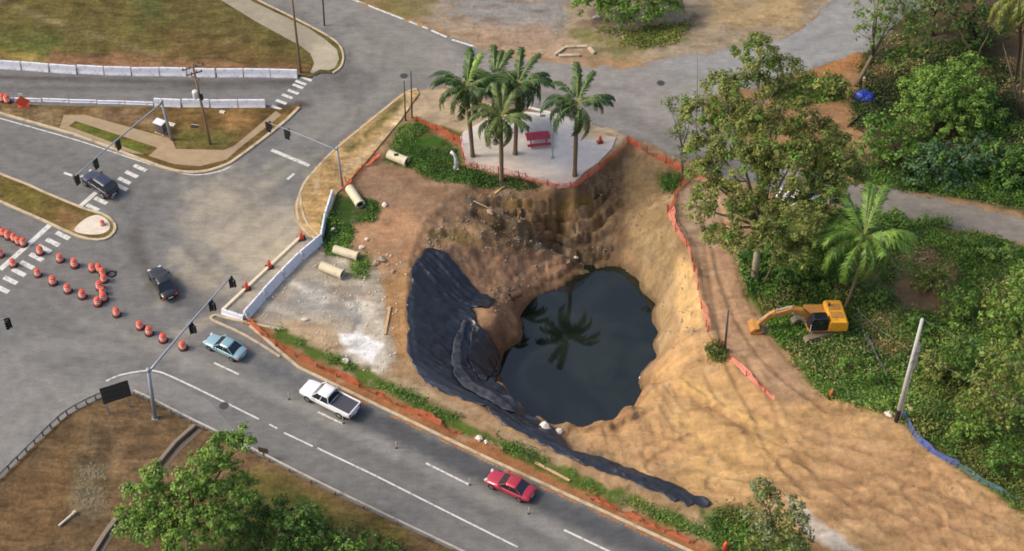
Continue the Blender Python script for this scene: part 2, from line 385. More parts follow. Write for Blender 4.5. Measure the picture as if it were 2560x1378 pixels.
L_([(1180,500),(1270,540),(1330,600),(1420,640)], 9, (126,120,104), 8, 20, .8)
G_([(1060,570),(1180,585),(1200,610),(1090,615)], (140,122,62), 8, 18, .8)
G_([(1060,600),(1200,620),(1420,650),(1440,700),(1330,740),(1320,790),(1260,880),(1200,790),(1130,690)], (180,142,110), 12, 20)
G_([(1560,400),(1640,400),(1700,440),(1670,540),(1730,640),(1690,700),(1640,700),(1580,640)], (160,134,96), 14, 24)
G_([(1600,560),(1670,560),(1730,690),(1720,800),(1650,780),(1600,690)], (178,152,110), 14, 26, .8)
G_([(1690,640),(1735,660),(1765,820),(1700,830),(1680,740)], (224,186,126), 10, 18, .9)  # sunlit face of the right bank, brightness painted into the soil colour
G_([(1640,690),(1690,690),(1690,880),(1645,920)], (190,160,118), 8, 14, .8)
# sand
G_([(1640,900),(1700,830),(1780,840),(1900,985),(2060,985),(2240,1050),(2320,1130),(2560,1290),(2900,1500),(2900,1700),(1900,1500),(1770,1260),(1500,1140),(1420,1060),(1560,1030)], (200,160,110), 10, 14)
G_([(1600,1120),(1700,1040),(1900,1060),(1960,1160),(1880,1240),(1760,1240)], (208,168,110), 24, 40, .7)
G_([(1680,930),(1800,990),(1960,1090),(1930,1110),(1780,1010),(1690,960)], (226,186,120), 8, 12, .7)
G_([(1440,1080),(1600,1050),(1720,1100),(1650,1190),(1520,1150)], (196,152,108), 18, 30, .6)
G_([(2050,1060),(2330,1150),(2560,1330),(2300,1378),(2060,1300)], (200,158,114), 30, 50, .6)
G_([(1420,1055),(1500,1048),(1560,1020),(1640,930),(1650,960),(1570,1045),(1500,1080),(1400,1085)], (168,128,90), 8, 14, .8)
# haul track
G_([(1700,470),(1790,440),(1850,640),(1860,740),(1990,900),(2060,985),(1960,1010),(1880,950),(1800,860),(1750,700),(1735,620),(1680,530)], (184,148,114), 12, 18)
G_([(1700,470),(1790,460),(1800,620),(1740,620),(1690,530)], (186,160,132), 14, 24, .7)
# the broken slab with white spill
G_([(800,606),(720,680),(600,800),(640,812),(760,860),(860,905),(960,940),(1000,900),(985,800),(960,700),(900,640)], (178,166,148), 8, 16)
G_([(760,700),(900,740),(950,800),(930,850),(850,800),(740,760)], (160,158,150), 14, 34, .8)
G_([(690,800),(830,800),(880,860),(830,900),(720,850)], (198,170,132), 12, 26, .85)
G_([(880,730),(960,760),(968,860),(990,930),(900,940),(860,880),(900,800)], (222,212,192), 12, 34, .9)
L_([(700,690),(800,740),(900,770)], 5, (214,208,194), 6, 22, .8)
L_([(660,760),(760,800),(860,820)], 4, (206,198,184), 6, 20, .7)
L_([(812,615),(880,665),(930,760),(960,800)], 5, (216,204,182), 6, 16, .7)
G_([(845,832),(900,832),(960,860),(930,905),(870,880),(848,850)], (250,248,242), 6, 10)
G_([(955,700),(1030,660),(1030,900),(990,900),(965,800)], (184,140,92), 10, 20, .9)
# green patches
G_([(835,480),(910,500),(960,520),(930,550),(880,560),(860,640),(815,640),(808,590)], (62,86,36), 8, 16)
G_([(870,640),(910,640),(920,690),(880,690)], (110,116,64), 10, 20, .8)
G_([(1000,320),(1060,310),(1140,370),(1150,410),(1060,420),(960,400)], (66,104,34), 8, 12)
G_([(1030,285),(1150,280),(1180,330),(1150,352),(1060,320)], (104,100,48), 8, 12)
G_([(1040,420),(1150,418),(1300,452),(1360,468),(1200,470),(1060,445)], (64,74,40), 8, 14)
L_([(1040,305),(1090,325),(1160,362)], 9, (170,104,70), 5, 8, .8)
L_([(1060,405),(1150,408)], 5, (150,110,44), 5, 8, .7)
G_([(1640,440),(1700,440),(1690,480),(1650,480)], (112,104,56), 8, 16, .8)
# verge along the highway
L_([(610,800),(700,868),(745,905),(960,1005),(1238,1138),(1730,1368),(2000,1490)], 24, (166,114,74), 5, 12)
L_([(700,838),(860,910),(960,965),(1150,1060),(1400,1180),(1730,1320),(1850,1370)], 15, (92,112,46), 6, 20)
L_([(960,935),(1100,1000),(1220,1060),(1400,1150)], 7, (188,166,130), 6, 12, .8)
G_([(1740,1270),(1850,1260),(2000,1350),(2060,1450),(1800,1420)], (84,100,44), 12, 24)
G_([(1960,1230),(2030,1280),(2150,1378),(2080,1378),(1980,1300)], (226,214,196), 8, 16, .9)
# plaza surround
G_([(1040,222),(1110,220),(1240,262),(1250,310),(1165,330),(1030,290)], (196,174,142), 5, 8)
G_([(1440,285),(1560,340),(1530,375),(1440,345)], (206,184,152), 6, 8)
big = 1 + .16 * fbm(GX * .12, GY * .12, 31, 3) + .12 * fbm(GX * .9, GY * .9, 33, 4)
# churned marks of tracks and spoil on the sand: real ridges, in relief
for (fx, fy, cx_, cy_, aw) in ((0,0,2150,1010,.055),(1,0,1950,1400,.05),(0,1,1750,700,.05)):
    o_ = W(cx_, cy_); rr_ = np.hypot(GX - o_.x, GY - o_.y) + 1.2 * fbm(GX * .15, GY * .15, 61 + fx * 3 + fy, 3)
    GZ = GZ + np.where((RD > 1) & (PX > 1420), aw * np.maximum(0, np.sin(rr_ * 2 * math.pi / 1.35)) ** 3 * sm(-.15, .25, fbm(GX * .12, GY * .12, 64 + fx + fy * 2, 2)), 0)
def ruts(line, dep=.11):
    global GZ
    L = [(p.x, p.y) for p in [W(*q) for q in smoothline(line, 5)]]
    dd = ldist(GX, GY, L); GZ = GZ - np.where(PX > 1400, dep * np.exp(-((dd - 1.05) / .26) ** 2) - .05 * np.exp(-((dd - 1.55) / .2) ** 2), 0)
    return dd
RUT = [[(2620,1330),(2300,1190),(2050,1120),(1880,1040),(1800,930),(1760,760),(1740,620)],[(2620,1400),(2300,1260),(2000,1210),(1800,1150),(1640,1110)],[(2560,1360),(2330,1330),(2100,1250),(1960,1130),(1900,1000),(1840,900)],
       [(2400,1378),(2200,1330),(2060,1240),(1980,1160)],[(2300,1180),(2120,1240),(1950,1230),(1800,1200)],[(1760,480),(1800,600),(1850,760),(1940,900),(2080,1010)],[(1650,1150),(1760,1080),(1880,1080),(2060,1160),(2330,1300)]]
RD_ = [ruts(q) for q in RUT]
sand = sdist(PX, PY, [(1640,900),(1780,840),(2060,985),(2240,1050),(2560,1290),(2700,1420),(1900,1420),(1770,1260),(1500,1140),(1450,1065)]) < 0
ridg = np.abs(vn(GX * .8 + 1.6 * vn(GX * .25, GY * .25, 41), GY * 1.5 + 2 * vn(GX * .2, GY * .2, 42), 43))
GZ += np.where(sand & (PD > -12), .05 * ridg + .03 * fbm(GX * 1.1, GY * 1.1, 44, 4) + .035 * fbm(GX * 3.1, GY * 3.1, 45, 2), 0)
colr *= big[..., None]
for dd in RD_:
    mk = (np.exp(-((dd - 1.05) / .3) ** 2) * sm(-.3, .2, fbm(GX * .3, GY * .3, 91, 3)) * .42 * (PX > 1400) * (RD > .4))[..., None]; colr += (alb(160,124,90) - colr) * mk
dry = sm(.05, .55, fbm(GX * .7 + GY * .3, GY * .7, 71, 5)); colr += (alb(218,184,138) - colr) * (dry * .28 * (sdist(PX, PY, [(1560,560),(1740,640),(1790,840),(2060,985),(2240,1050),(2560,1290),(2700,1500),(1900,1420),(1500,1140),(1640,920)]) < 0))[..., None]
damp = sm(.0, .5, fbm(GX * .45, GY * .9, 72, 5)); colr += (alb(128,98,68) - colr) * (damp * .40 * (PX > 820) * (RD > .3))[..., None]
pale = sm(.15, .6, fbm(GX * .9, GY * .9, 73, 4)); colr += (alb(196,172,140) - colr) * (pale * .35 * (PX > 820) * (PX < 1800) * (RD > .3))[..., None]
colr = np.clip(colr, .008, .9)
wet = np.where((PD < -1) & (GY > 5), sm(-7.0, -7.75, GZ + .25 * nz), 0); colr += (alb(96,82,60) - colr) * (wet * .65)[..., None]
NY, NX = GX.shape
idx = np.arange(NY * NX).reshape(NY, NX)
quads = np.stack([idx[:-1, :-1], idx[:-1, 1:], idx[1:, 1:], idx[1:, :-1]], -1).reshape(-1, 4)
me = npmesh('ground', np.stack([GX, GY, GZ], -1).reshape(-1, 3), quads)
setcol(me, colr.reshape(-1, 3))
ground = tag(link('ground', me, ground_mat('soil', 2.2, .20, .12), None, True), kind='structure')

def Zt(x, y):
    i = int(np.clip(np.searchsorted(xs, x) - 1, 0, NX - 2)); j = int(np.clip(np.searchsorted(ys, y) - 1, 0, NY - 2))
    u = (x - xs[i]) / (xs[i+1] - xs[i]); v = (y - ys[j]) / (ys[j+1] - ys[j])
    return (GZ[j, i] * (1-u) + GZ[j, i+1] * u) * (1-v) + (GZ[j+1, i] * (1-u) + GZ[j+1, i+1] * u) * v
def Zn(X, Y):
    X = np.asarray(X); Y = np.asarray(Y)
    i = np.clip(np.searchsorted(xs, X) - 1, 0, NX - 2); j = np.clip(np.searchsorted(ys, Y) - 1, 0, NY - 2)
    u = (X - xs[i]) / (xs[i+1] - xs[i]); v = (Y - ys[j]) / (ys[j+1] - ys[j])
    return (GZ[j, i] * (1-u) + GZ[j, i+1] * u) * (1-v) + (GZ[j+1, i] * (1-u) + GZ[j+1, i+1] * u) * v
def G(px, py, dz=0.0):
    """where the line of sight through a pixel meets the ground"""
    z = 1.0; p = W(px, py, z)
    for k in range(120):
        q = W(px, py, z); zt = Zt(q.x, q.y)
        if zt >= z: break
        z -= .1; p = q
    for k in range(6):
        q = W(px, py, z); z = .5 * z + .5 * Zt(q.x, q.y)
    q = W(px, py, z)
    return Vector((q.x, q.y, Zt(q.x, q.y) + dz))

# ================================================================== FLAT SHEETS (roads, islands)
def in_grid(poly, step):
    P = np.array(poly); x0, y0 = P.min(0); x1, y1 = P.max(0)
    x0, x1 = max(x0, -75), min(x1, 80); y0, y1 = max(y0, YB - 8), min(y1, YT + 12)
    X, Y = np.meshgrid(np.arange(x0, x1, step), np.arange(y0, y1, step))
    X = X + (RNG.random(X.shape) - .5) * step * .3; Y = Y + (RNG.random(X.shape) - .5) * step * .3
    m = sdist(X, Y, poly) < -step * .45
    return np.stack([X[m], Y[m]], -1)
def sheet(name, outline_w, z, m, layers, base, step=.7, depth=.3, warpseed=50, kind='structure', dens=1.5, bigvar=.10):
    out = [(p.x, p.y) for p in densify(list(outline_w) + [outline_w[0]], dens)[:-1]]
    gp = in_grid(out, step)
    vs = [Vector(p) for p in out] + [Vector(p) for p in gp]
    r = delaunay_2d_cdt(vs, [], [list(range(len(out)))], 1, 1e-5)
    V = np.array([(v.x, v.y, z) for v in r[0]]); T = np.array([f for f in r[2] if len(f) == 3])
    px, py = proj(V[:, 0], V[:, 1], np.full(len(V), z))
    wb = fbm(V[:, 0] * .35, V[:, 1] * .35, warpseed, 5) + .5 * fbm(V[:, 0] * 1.3, V[:, 1] * 1.3, warpseed + 1, 3)
    C = np.empty((len(V), 3)); C[:] = alb(*base)
    for ly in layers:
        if ly[0] == 'p': lay(C, px, py, wb, ly[1], ly[2], ly[3], ly[4], ly[5])
        else: lay(C, px, py, wb, None, ly[3], ly[4], ly[5], ly[6], ly[1], ly[2])
    C *= (1 + bigvar * fbm(V[:, 0] * .2, V[:, 1] * .2, warpseed + 3, 4) + bigvar * .6 * fbm(V[:, 0] * 1.5, V[:, 1] * 1.5, warpseed + 5, 3))[:, None]
    n = len(V)
    me = bpy.data.meshes.new(name)
    faces = [tuple(t) for t in T]; verts = [tuple(v) for v in V]
    # skirt: boundary edges go down
    from collections import Counter
    ec = Counter()
    for t in T:
        for a, b in ((t[0], t[1]), (t[1], t[2]), (t[2], t[0])): ec[(a, b)] += 1
    low = {}
    for (a, b) in list(ec):
        if (b, a) not in ec:
            for k in (a, b):
                if k not in low: low[k] = len(verts); verts.append((V[k, 0], V[k, 1], z - depth))
            faces.append((a, low[a], low[b], b))
    me.from_pydata(verts, [], faces); me.update()
    CC = np.concatenate([C, np.array([C[k] for k in low]).reshape(-1, 3)]) if low else C
    setcol(me, np.clip(CC, .01, .9))
    o = link(name, me, m); tag(o, kind=kind)
    return o
def strip(mb, line, width, z0, z1=None, closed=False):
    """a ribbon along a world line; with z1 a raised bar"""
    P = [Vector((p[0], p[1], 0)) for p in line]; n = len(P); L = []; Rr = []
    for i in range(n):
        a = P[(i - 1) % n] if closed else P[max(i - 1, 0)]; b = P[(i + 1) % n] if closed else P[min(i + 1, n - 1)]
        t = (b - a).normalized(); s = Vector((-t.y, t.x, 0)) * width / 2; L.append(P[i] + s); Rr.append(P[i] - s)
    k = n if closed else n - 1
    top = z0 if z1 is None else z1
    vs = [(p.x, p.y, top) for p in L] + [(p.x, p.y, top) for p in Rr]
    fs = [(i, n + i, n + (i + 1) % n, (i + 1) % n) for i in range(k)]
    if z1 is not None:
        vs += [(p.x, p.y, z0) for p in L] + [(p.x, p.y, z0) for p in Rr]
        fs += [(i, (i + 1) % n, 2*n + (i + 1) % n, 2*n + i) for i in range(k)] + [(n + i, 3*n + i, 3*n + (i + 1) % n, n + (i + 1) % n) for i in range(k)]
        if not closed: fs += [(0, 2*n, 3*n, n), (n-1, 2*n-1, 4*n-1, 3*n-1)]
    mb.add(vs, fs)
def wl(pts, z=0.0): return [W(p[0], p[1], z) for p in pts]
M_ASPH = ground_mat('asphalt', 4.0, .15, .015, .9)
M_TURF = ground_mat('turf', 2.2, .42, .14)
M_CONC = ground_mat('concrete_paving', 4.0, .10, .012, .85)
HW = [(625,815),(745,918),(960,1022),(1238,1155),(1724,1378),(2020,1515)]
asph_layers = [
 ('p',[(-400,780),(260,960),(0,1190),(-400,1500)],(150,147,141),20,40,.8),
 ('p',[(600,-60),(900,0),(1180,120),(1060,220),(1000,240),(830,370),(700,370),(860,190),(850,90)],(146,142,134),20,30,.9),
 ('p',[(1050,130),(1700,150),(1850,120),(2080,0),(2300,-80),(2160,130),(1760,252),(1900,400),(2560,545),(2700,640),(2130,520),(1600,350),(1390,280),(1110,220)],(156,151,144),20,26,.9),
 ('p',[(1650,150),(1950,100),(2090,-10),(2200,20),(2160,130),(1800,240)],(160,160,158),14,20,.8),
 ('p',[(2100,440),(2700,560),(2700,660),(2100,530)],(144,134,118),14,20,.6),
 # tan dust carried out of the site
 ('p',[(430,440),(600,440),(750,500),(760,570),(790,610),(600,790),(560,780),(480,660),(430,560)],(176,166,147),60,90,.75),
 ('p',[(560,560),(740,540),(770,610),(640,720),(560,740),(500,680)],(198,184,158),60,80,.75),
 ('p',[(460,470),(580,460),(640,540),(520,560)],(184,172,150),50,70,.55),
 ('p',[(700,380),(830,385),(770,450),(650,440)],(160,156,140),20,30,.6),
 ('l',[(330,600),(380,700),(460,740),(560,760)],20,(104,101,96),16,24,.55),
 ('l',[(290,490),(400,560),(520,640),(640,720)],16,(126,126,124),14,24,.6),
 ('l',[(340,560),(360,650),(400,740)],16,(98,94,86),12,18,.6),
 ('l',[(430,740),(500,770),(560,800)],24,(104,104,106),14,24,.6),
 ('p',[(820,190),(900,160),(960,220),(880,270)],(118,116,114),5,4,.6),('p',[(1180,215),(1300,225),(1290,262),(1180,245)],(124,121,117),4,4,.6),('p',[(60,860),(150,840),(190,890),(90,915)],(126,125,123),4,4,.6),('p',[(1000,1130),(1080,1165),(1060,1200),(980,1160)],(112,111,110),4,4,.55),
 ('l',[(640,40),(760,110),(860,200),(870,280),(780,370),(640,450)],5,(112,109,104),6,10,.5),('l',[(700,30),(820,110),(905,200),(900,300),(800,410)],5,(112,109,104),6,10,.5),('l',[(1600,230),(1300,190),(1050,200),(900,330),(760,430),(560,560)],5,(116,113,108),6,12,.45),('l',[(1620,280),(1320,235),(1090,240)],5,(118,115,110),6,10,.45),
 ('l',[(300,520),(440,600),(560,720),(600,800)],5,(106,103,98),6,12,.5),('l',[(270,560),(380,640),(450,760)],5,(100,97,92),6,12,.5),('l',[(560,790),(380,700),(200,600),(0,510)],5,(118,116,112),6,10,.45),('l',[(0,380),(200,470),(330,520)],4,(112,110,107),6,8,.45),('l',[(0,330),(200,395),(360,450)],4,(116,114,111),6,8,.4),
 ('l',[(1640,1360),(1200,1160),(900,1025),(640,905)],6,(94,94,95),6,8,.5),('l',[(1700,1420),(1240,1215),(960,1085),(640,935)],5,(100,100,100),6,8,.45),('l',[(1450,1378),(1000,1190),(700,1045)],5,(112,111,109),6,8,.4),
 ('l',[(2560,575),(2330,530),(2120,485),(1950,445),(1800,385),(1640,310)],6,(128,121,112),6,10,.5),('l',[(2120,60),(1960,140),(1800,190),(1600,210)],6,(140,139,136),6,10,.5),
 ('l',[(760,640),(600,760),(520,800),(420,850)],10,(186,174,152),14,24,.5),('l',[(640,470),(520,520),(430,640),(400,760)],8,(176,168,150),12,24,.5),('l',[(700,540),(560,620),(470,720)],5,(128,124,116),8,18,.5),
 ('l',[(740,560),(600,650),(500,760)],4,(132,128,118),8,18,.5),('l',[(780,400),(640,520),(480,560),(330,520),(200,460)],7,(118,116,112),10,20,.4),('l',[(760,420),(620,560),(520,760),(560,820)],6,(122,118,110),10,18,.4),
 ('l',[(0,880),(260,860),(480,900)],16,(156,153,147),20,20,.5),('l',[(40,960),(200,900),(380,900)],10,(124,121,116),14,20,.4),('l',[(0,1050),(160,980),(300,930)],8,(122,119,114),12,16,.4),
 ('l',[(560,470),(690,480)],3,(120,116,106),4,10,.4),('l',[(590,500),(700,520)],2,(150,144,130),4,10,.5),
 ('l',[(870,1035),(960,1060),(1240,1200),(1500,1320),(1720,1420)],27,(86,87,89),14,14,.85),
 ('l',[(620,900),(760,960),(880,1010)],18,(110,111,112),12,12,.6),
 ('l',[(200,800),(440,890),(760,1020),(1080,1180),(1300,1280),(1500,1390)],16,(160,157,148),16,20,.55),
 ('l',[(560,960),(800,1070),(1100,1220),(1400,1370)],9,(110,109,107),10,14,.5),
 ('l',[(0,760),(300,850),(420,910)],14,(116,114,110),14,26,.5),
 ('l',[(0,345),(150,400),(230,440)],14,(118,116,112),10,16,.5),
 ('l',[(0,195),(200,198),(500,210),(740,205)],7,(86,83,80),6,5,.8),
 ('l',[(0,221),(300,223),(600,220),(760,215)],5,(104,101,96),5,6,.6),
 ('l',[(880,60),(980,120),(950,190),(880,215),(780,220)],16,(126,122,116),12,24,.6),
 ('l',[(870,120),(880,165),(850,200),(790,205)],8,(108,104,98),8,14,.7),
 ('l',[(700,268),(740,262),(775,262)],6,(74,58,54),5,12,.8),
 ('l',[(1040,180),(1000,230),(900,320),(830,380)],12,(124,122,118),10,20,.5),
 ('l',[(1560,290),(1700,360),(1850,430)],12,(128,122,116),8,14,.6),
 ('l',[(1100,200),(1300,225),(1560,290)],10,(132,128,122),10,16,.5),
]
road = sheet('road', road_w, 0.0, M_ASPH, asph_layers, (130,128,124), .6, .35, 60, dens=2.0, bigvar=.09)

M_PAINT = mat('white_road_paint', lin((226,224,216), .78), .7, var=.10, scale=3, dirt=(lin((150,146,140), .7), 2.6, .49, .85))
M_KERB = mat('kerb_concrete', lin((214,194,160), .72), .85, var=.14, scale=3, dirt=(lin((150,132,104), .7), 1.1, .5, .8))
def paint(line, wd, name='lane_line'):
    mb = MB(); strip(mb, densify([W(*p) for p in line], 2.0), wd, .005); return mb.build(name, M_PAINT, road)
for l in [[(535,907),(597,936)],[(795,1030),(857,1060)],[(1065,1158),(1175,1213)],[(1410,1325),(1560,1396)]]: paint(l, .2)
for l in [[(673,1061),(693,1071)],[(710,1082),(782,1116)],[(793,1120),(940,1190),(1120,1281),(1294,1368)]]: paint(l, .17)
paint(smoothline([(265,953),(300,938),(361,927),(395,929),(436,945),(520,985),(647,1048)]), .18, 'edge_line')
paint(smoothline([(0,296),(200,353),(350,403),(450,432),(500,437),(550,428),(575,417)]), .15, 'edge_line')
paint([(885,0),(1000,45),(1070,72)], .28, 'edge_line'); paint([(840,-20),(885,0)], .28, 'edge_line')
paint([(1078,76),(1117,93)], .3); paint([(1130,99),(1185,116)], .3)
paint([(679,375),(773,414)], .45, 'stop_line'); paint([(718,449),(735,434)], .3, 'stop_line')
paint([(199,517),(240,481)], .5, 'stop_line'); paint([(130,558),(70,612),(0,674)], .6, 'stop_line'); paint([(160,432),(186,441)], .3, 'stop_line')
def stripes(cs, half, wd):
    for x, y in cs: paint([(x - half[0], y - half[1]), (x + half[0], y + half[1])], wd, 'crosswalk_stripe')
stripes([(350,420),(329,436),(311,452),(303,468),(270,486),(252,502),(232,519)], (15, 7), .5)
stripes([(157,589),(132,606),(111,622),(91,643),(68,663),(47,681),(26,701),(5,723)], (16, 8), .55)
stripes([(775,186),(766,197),(752,207),(745,216),(733,230),(718,241),(703,255),(692,270)], (13, 5), .4)
# highway kerb on the hole's side
mb = MB(); strip(mb, densify([W(*p) for p in HW], 1.0), .3, -.05, .10); o = mb.build('kerb', M_KERB); tag(o, kind='structure')

def island(name, outline, layers, base, z=.13, m=M_TURF, kerb=None, kw=.25, step=.6, kname='kerb'):
    ow = [W(p[0], p[1], 0) for p in outline]
    o = sheet(name, ow, z, m, layers, base, step, .25, 70 + len(outline), dens=1.0, bigvar=.2)
    for kl in (kerb or []):
        mb = MB(); strip(mb, densify([W(p[0], p[1], 0) for p in kl], .8), kw, -.02, z + .02)
        tag(mb.build(kname, M_KERB), kind='structure')
    return o
# grass field upper left with its footpath
fld = [(-900,150),(0,166),(57,170),(263,182),(500,186),(745,190),(775,196),(800,184),(832,184),(852,168),(858,140),(846,112),(810,86),(640,0),(520,-60),(300,-170),(-900,-200)]
island('grass_field', fld, [
 ('p',[(-100,90),(60,100),(130,130),(60,160),(-100,140)],(126,126,62),14,40,.7),
 ('p',[(330,0),(420,0),(420,60),(350,60)],(84,100,52),14,40,.6),
 ('p',[(-100,60),(140,90),(170,130),(0,130)],(92,104,52),16,40,.6),
 ('p',[(140,130),(420,140),(760,165),(760,195),(100,180)],(150,112,82),10,24,.85),
 ('p',[(-40,120),(80,130),(110,165),(-40,150)],(172,146,84),8,24,.8),
 ('p',[(430,80),(700,130),(760,170),(420,140)],(124,98,60),20,50,.6),
 ('p',[(430,0),(700,110),(600,110),(380,30)],(112,98,58),20,50,.5),
 ('l',[(0,0),(150,60),(300,110),(400,145)],4,(140,124,92),5,8,.6),
 ('l',[(560,110),(630,70)],2,(150,130,90),4,6,.5),
], (108,98,54), kerb=[smoothline([(520,-60),(640,0),(730,44),(810,86),(846,112),(858,140),(852,168),(832,184)], 4)])
tag(sheet('footpath', wl([(500,-30),(560,-30),(640,10),(770,72),(812,100),(842,126),(848,150),(838,172),(822,178),(800,176),(784,186),(776,184),(786,160),(776,136),(750,116),(640,56)], 0), .15, M_CONC, [('p',[(780,110),(850,110),(850,180),(780,180)],(196,184,158),10,10,.8)], (168,158,136), .6, .1, 90, dens=1.0), kind='structure')
# triangular island with its paths
tri = [(-300,215),(0,262),(200,268),(667,270),(700,276),(745,262),(752,272),(700,315),(600,391),(560,415),(500,431),(430,426),(330,391),(200,342),(0,284),(-300,190)]
island('corner_island', tri, [
 ('p',[(0,262),(160,270),(150,330),(0,285)],(148,126,92),8,18,.8),
 ('p',[(180,265),(400,268),(400,320),(200,285)],(120,96,62),8,20,.7),
 ('p',[(230,275),(390,290),(400,330),(250,300)],(158,130,100),8,20,.6),
 ('p',[(560,290),(640,280),(620,320),(560,330)],(168,128,80),10,26,.7),
 ('p',[(200,298),(375,370),(350,384),(175,318)],(104,116,44),5,6,.9),
 ('p',[(438,330),(590,330),(590,360),(540,372),(440,372)],(112,112,56),8,16,.7),
], (122,98,58), kerb=[smoothline([(-300,190),(0,284),(200,342),(330,391),(430,426),(500,431),(560,415),(600,391),(700,315),(748,270)], 4)], kw=.35)
M_PATH = M_CONC
for nm, ol, c in [('footpath',[(160,290),(215,290),(430,350),(440,375),(560,378),(585,368),(690,280),(704,290),(600,372),(566,402),(500,418),(436,413),(372,392),(395,372),(190,305),(172,318),(360,388),(330,385),(150,322)],(178,156,124))]:
    sheet(nm, wl(ol), .15, M_PATH, [('p',[(400,330),(560,380),(500,420),(380,400)],(186,160,126),14,20,.7)], c, .6, .1, 95, dens=.8)
# median with its pale nose
med = [(-400,300),(0,436),(110,482),(215,525),(255,536),(280,553),(288,572),(275,592),(245,601),(195,592),(110,553),(0,505),(-400,330)]
island('median_strip', med, [('p',[(150,520),(200,530),(200,580),(140,560)],(150,116,78),8,14,.7),('p',[(0,450),(120,490),(100,530),(0,490)],(112,104,48),10,30,.6)], (122,104,58),
       kerb=[smoothline(med, 2) + [med[0]]], kw=.3)
sheet('median_nose', wl(smoothline([(186,578),(210,552),(240,540),(262,547),(275,562),(272,578),(250,588),(215,588)], 3, True)), .16, M_CONC, [], (238,224,204), .5, .1, 97, dens=.6)
# corner on the hole's side of the intersection
cor = [(1042,224),(1008,238),(920,308),(835,378),(790,425),(762,458),(745,500),(742,530),(752,565),(775,590),(800,604),(818,556),(842,486),(900,425),(1002,302),(1048,236)]
island('street_corner', cor, [
 ('p',[(1000,250),(1012,256),(880,380),(850,385)],(112,108,62),5,8,.9),
 ('p',[(1030,236),(1010,300),(900,410),(850,450),(860,420),(960,330)],(214,188,146),6,8,.85),
 ('p',[(765,460),(840,400),(830,490),(800,600),(752,565)],(190,156,104),14,24,.7),
 ('p',[(776,480),(800,440),(806,460),(780,490)],(226,200,156),4,6,.8),
], (192,160,110), kerb=[smoothline([(1042,224),(1008,238),(920,308),(835,378),(790,425),(762,458),(745,500),(742,530),(752,565),(775,590),(800,604)], 3)], z=.14)
mb = MB(); strip(mb, densify([W(*p) for p in smoothline([(752,492),(756,530),(772,566),(806,600)], 4)], .5), .22, .0, .2); tag(mb.build('kerb', M_KERB), kind='structure')
# kerb nose where the site's old street meets the highway
mb = MB(); strip(mb, densify([W(*p) for p in smoothline([(700,893),(610,838),(545,808),(530,800),(528,794),(540,789),(560,795),(640,812),(700,825)], 4)], .5), .25, -.05, .14); tag(mb.build('kerb', M_KERB), kind='structure')
0 and sheet('verge_nose', wl([(545,806),(552,795),(640,815),(720,850),(740,905)]), .10, M_TURF, [], (150,120,76), .5, .2, 99, dens=.6)
# bottom-left grass inside the guardrail
bl = [(-600,1560),(0,1200),(90,1110),(170,1038),(262,990),(330,985),(392,1013),(480,1058),(630,1131),(840,1237),(1135,1378),(1400,1500),(1500,2000),(-600,2200)]
island('grass_bank', bl, [
 ('p',[(250,1000),(470,1060),(420,1200),(240,1180),(200,1080)],(126,102,74),24,50,.8),
 ('p',[(0,1220),(200,1080),(180,1300),(0,1378)],(120,94,62),24,50,.7),
 ('p',[(190,1150),(260,1160),(265,1290),(180,1300)],(124,112,84),20,34,.8),
 ('p',[(200,1080),(260,1060),(270,1150),(200,1160)],(100,84,60),14,30,.7),
 ('l',[(340,1060),(290,1120),(285,1200)],4,(150,122,88),6,10,.6),
 ('p',[(640,1150),(1100,1378),(640,1378),(600,1200)],(118,106,56),14,30,.8),
 ('p',[(560,1180),(760,1240),(1000,1420),(500,1420)],(84,92,44),20,40,.7),
 ('p',[(480,1062),(640,1140),(640,1180),(470,1120)],(116,92,66),10,20,.7),
], (118,96,68), z=.05)
# concrete apron where the two roads part
sheet('traffic_nose', wl([(268,958),(330,935),(372,932),(402,938),(520,1000),(628,1122),(480,1052),(392,1006),(330,978),(270,980)]), .006, M_ASPH, [], (142,140,136), .6, .05, 101, dens=1.0)
# plaza
sheet('plaza', wl([(1150,345),(1160,330),(1215,300),(1300,280),(1390,286),(1440,300),(1462,330),(1540,345),(1530,372),(1440,464),(1395,470),(1300,446),(1168,420)]), .10, M_CONC,
   [('p',[(1340,330),(1480,340),(1500,380),(1440,430),(1360,400)],(226,220,214),24,30,.8),('p',[(1440,300),(1540,335),(1530,350),(1450,350)],(206,184,152),5,6,.9),('p',[(1180,400),(1300,400),(1440,440),(1395,470),(1168,420)],(222,202,184),16,16,.7),
    ('p',[(1310,290),(1390,292),(1385,345),(1320,345)],(168,168,170),8,8,.9),('p',[(1170,330),(1300,340),(1310,400),(1180,410)],(192,182,162),14,20,.6)], (228,219,210), .5, .25, 103, dens=.7)
mb = MB()
for l in ([(1318,286),(1400,300)],[(1322,272),(1395,290)]): strip(mb, [W(*p) for p in l], .3, .08, .24)
tag(mb.build('kerb', mat('white_kerb', lin((240,236,226), .75), .8, var=.08)), kind='structure')

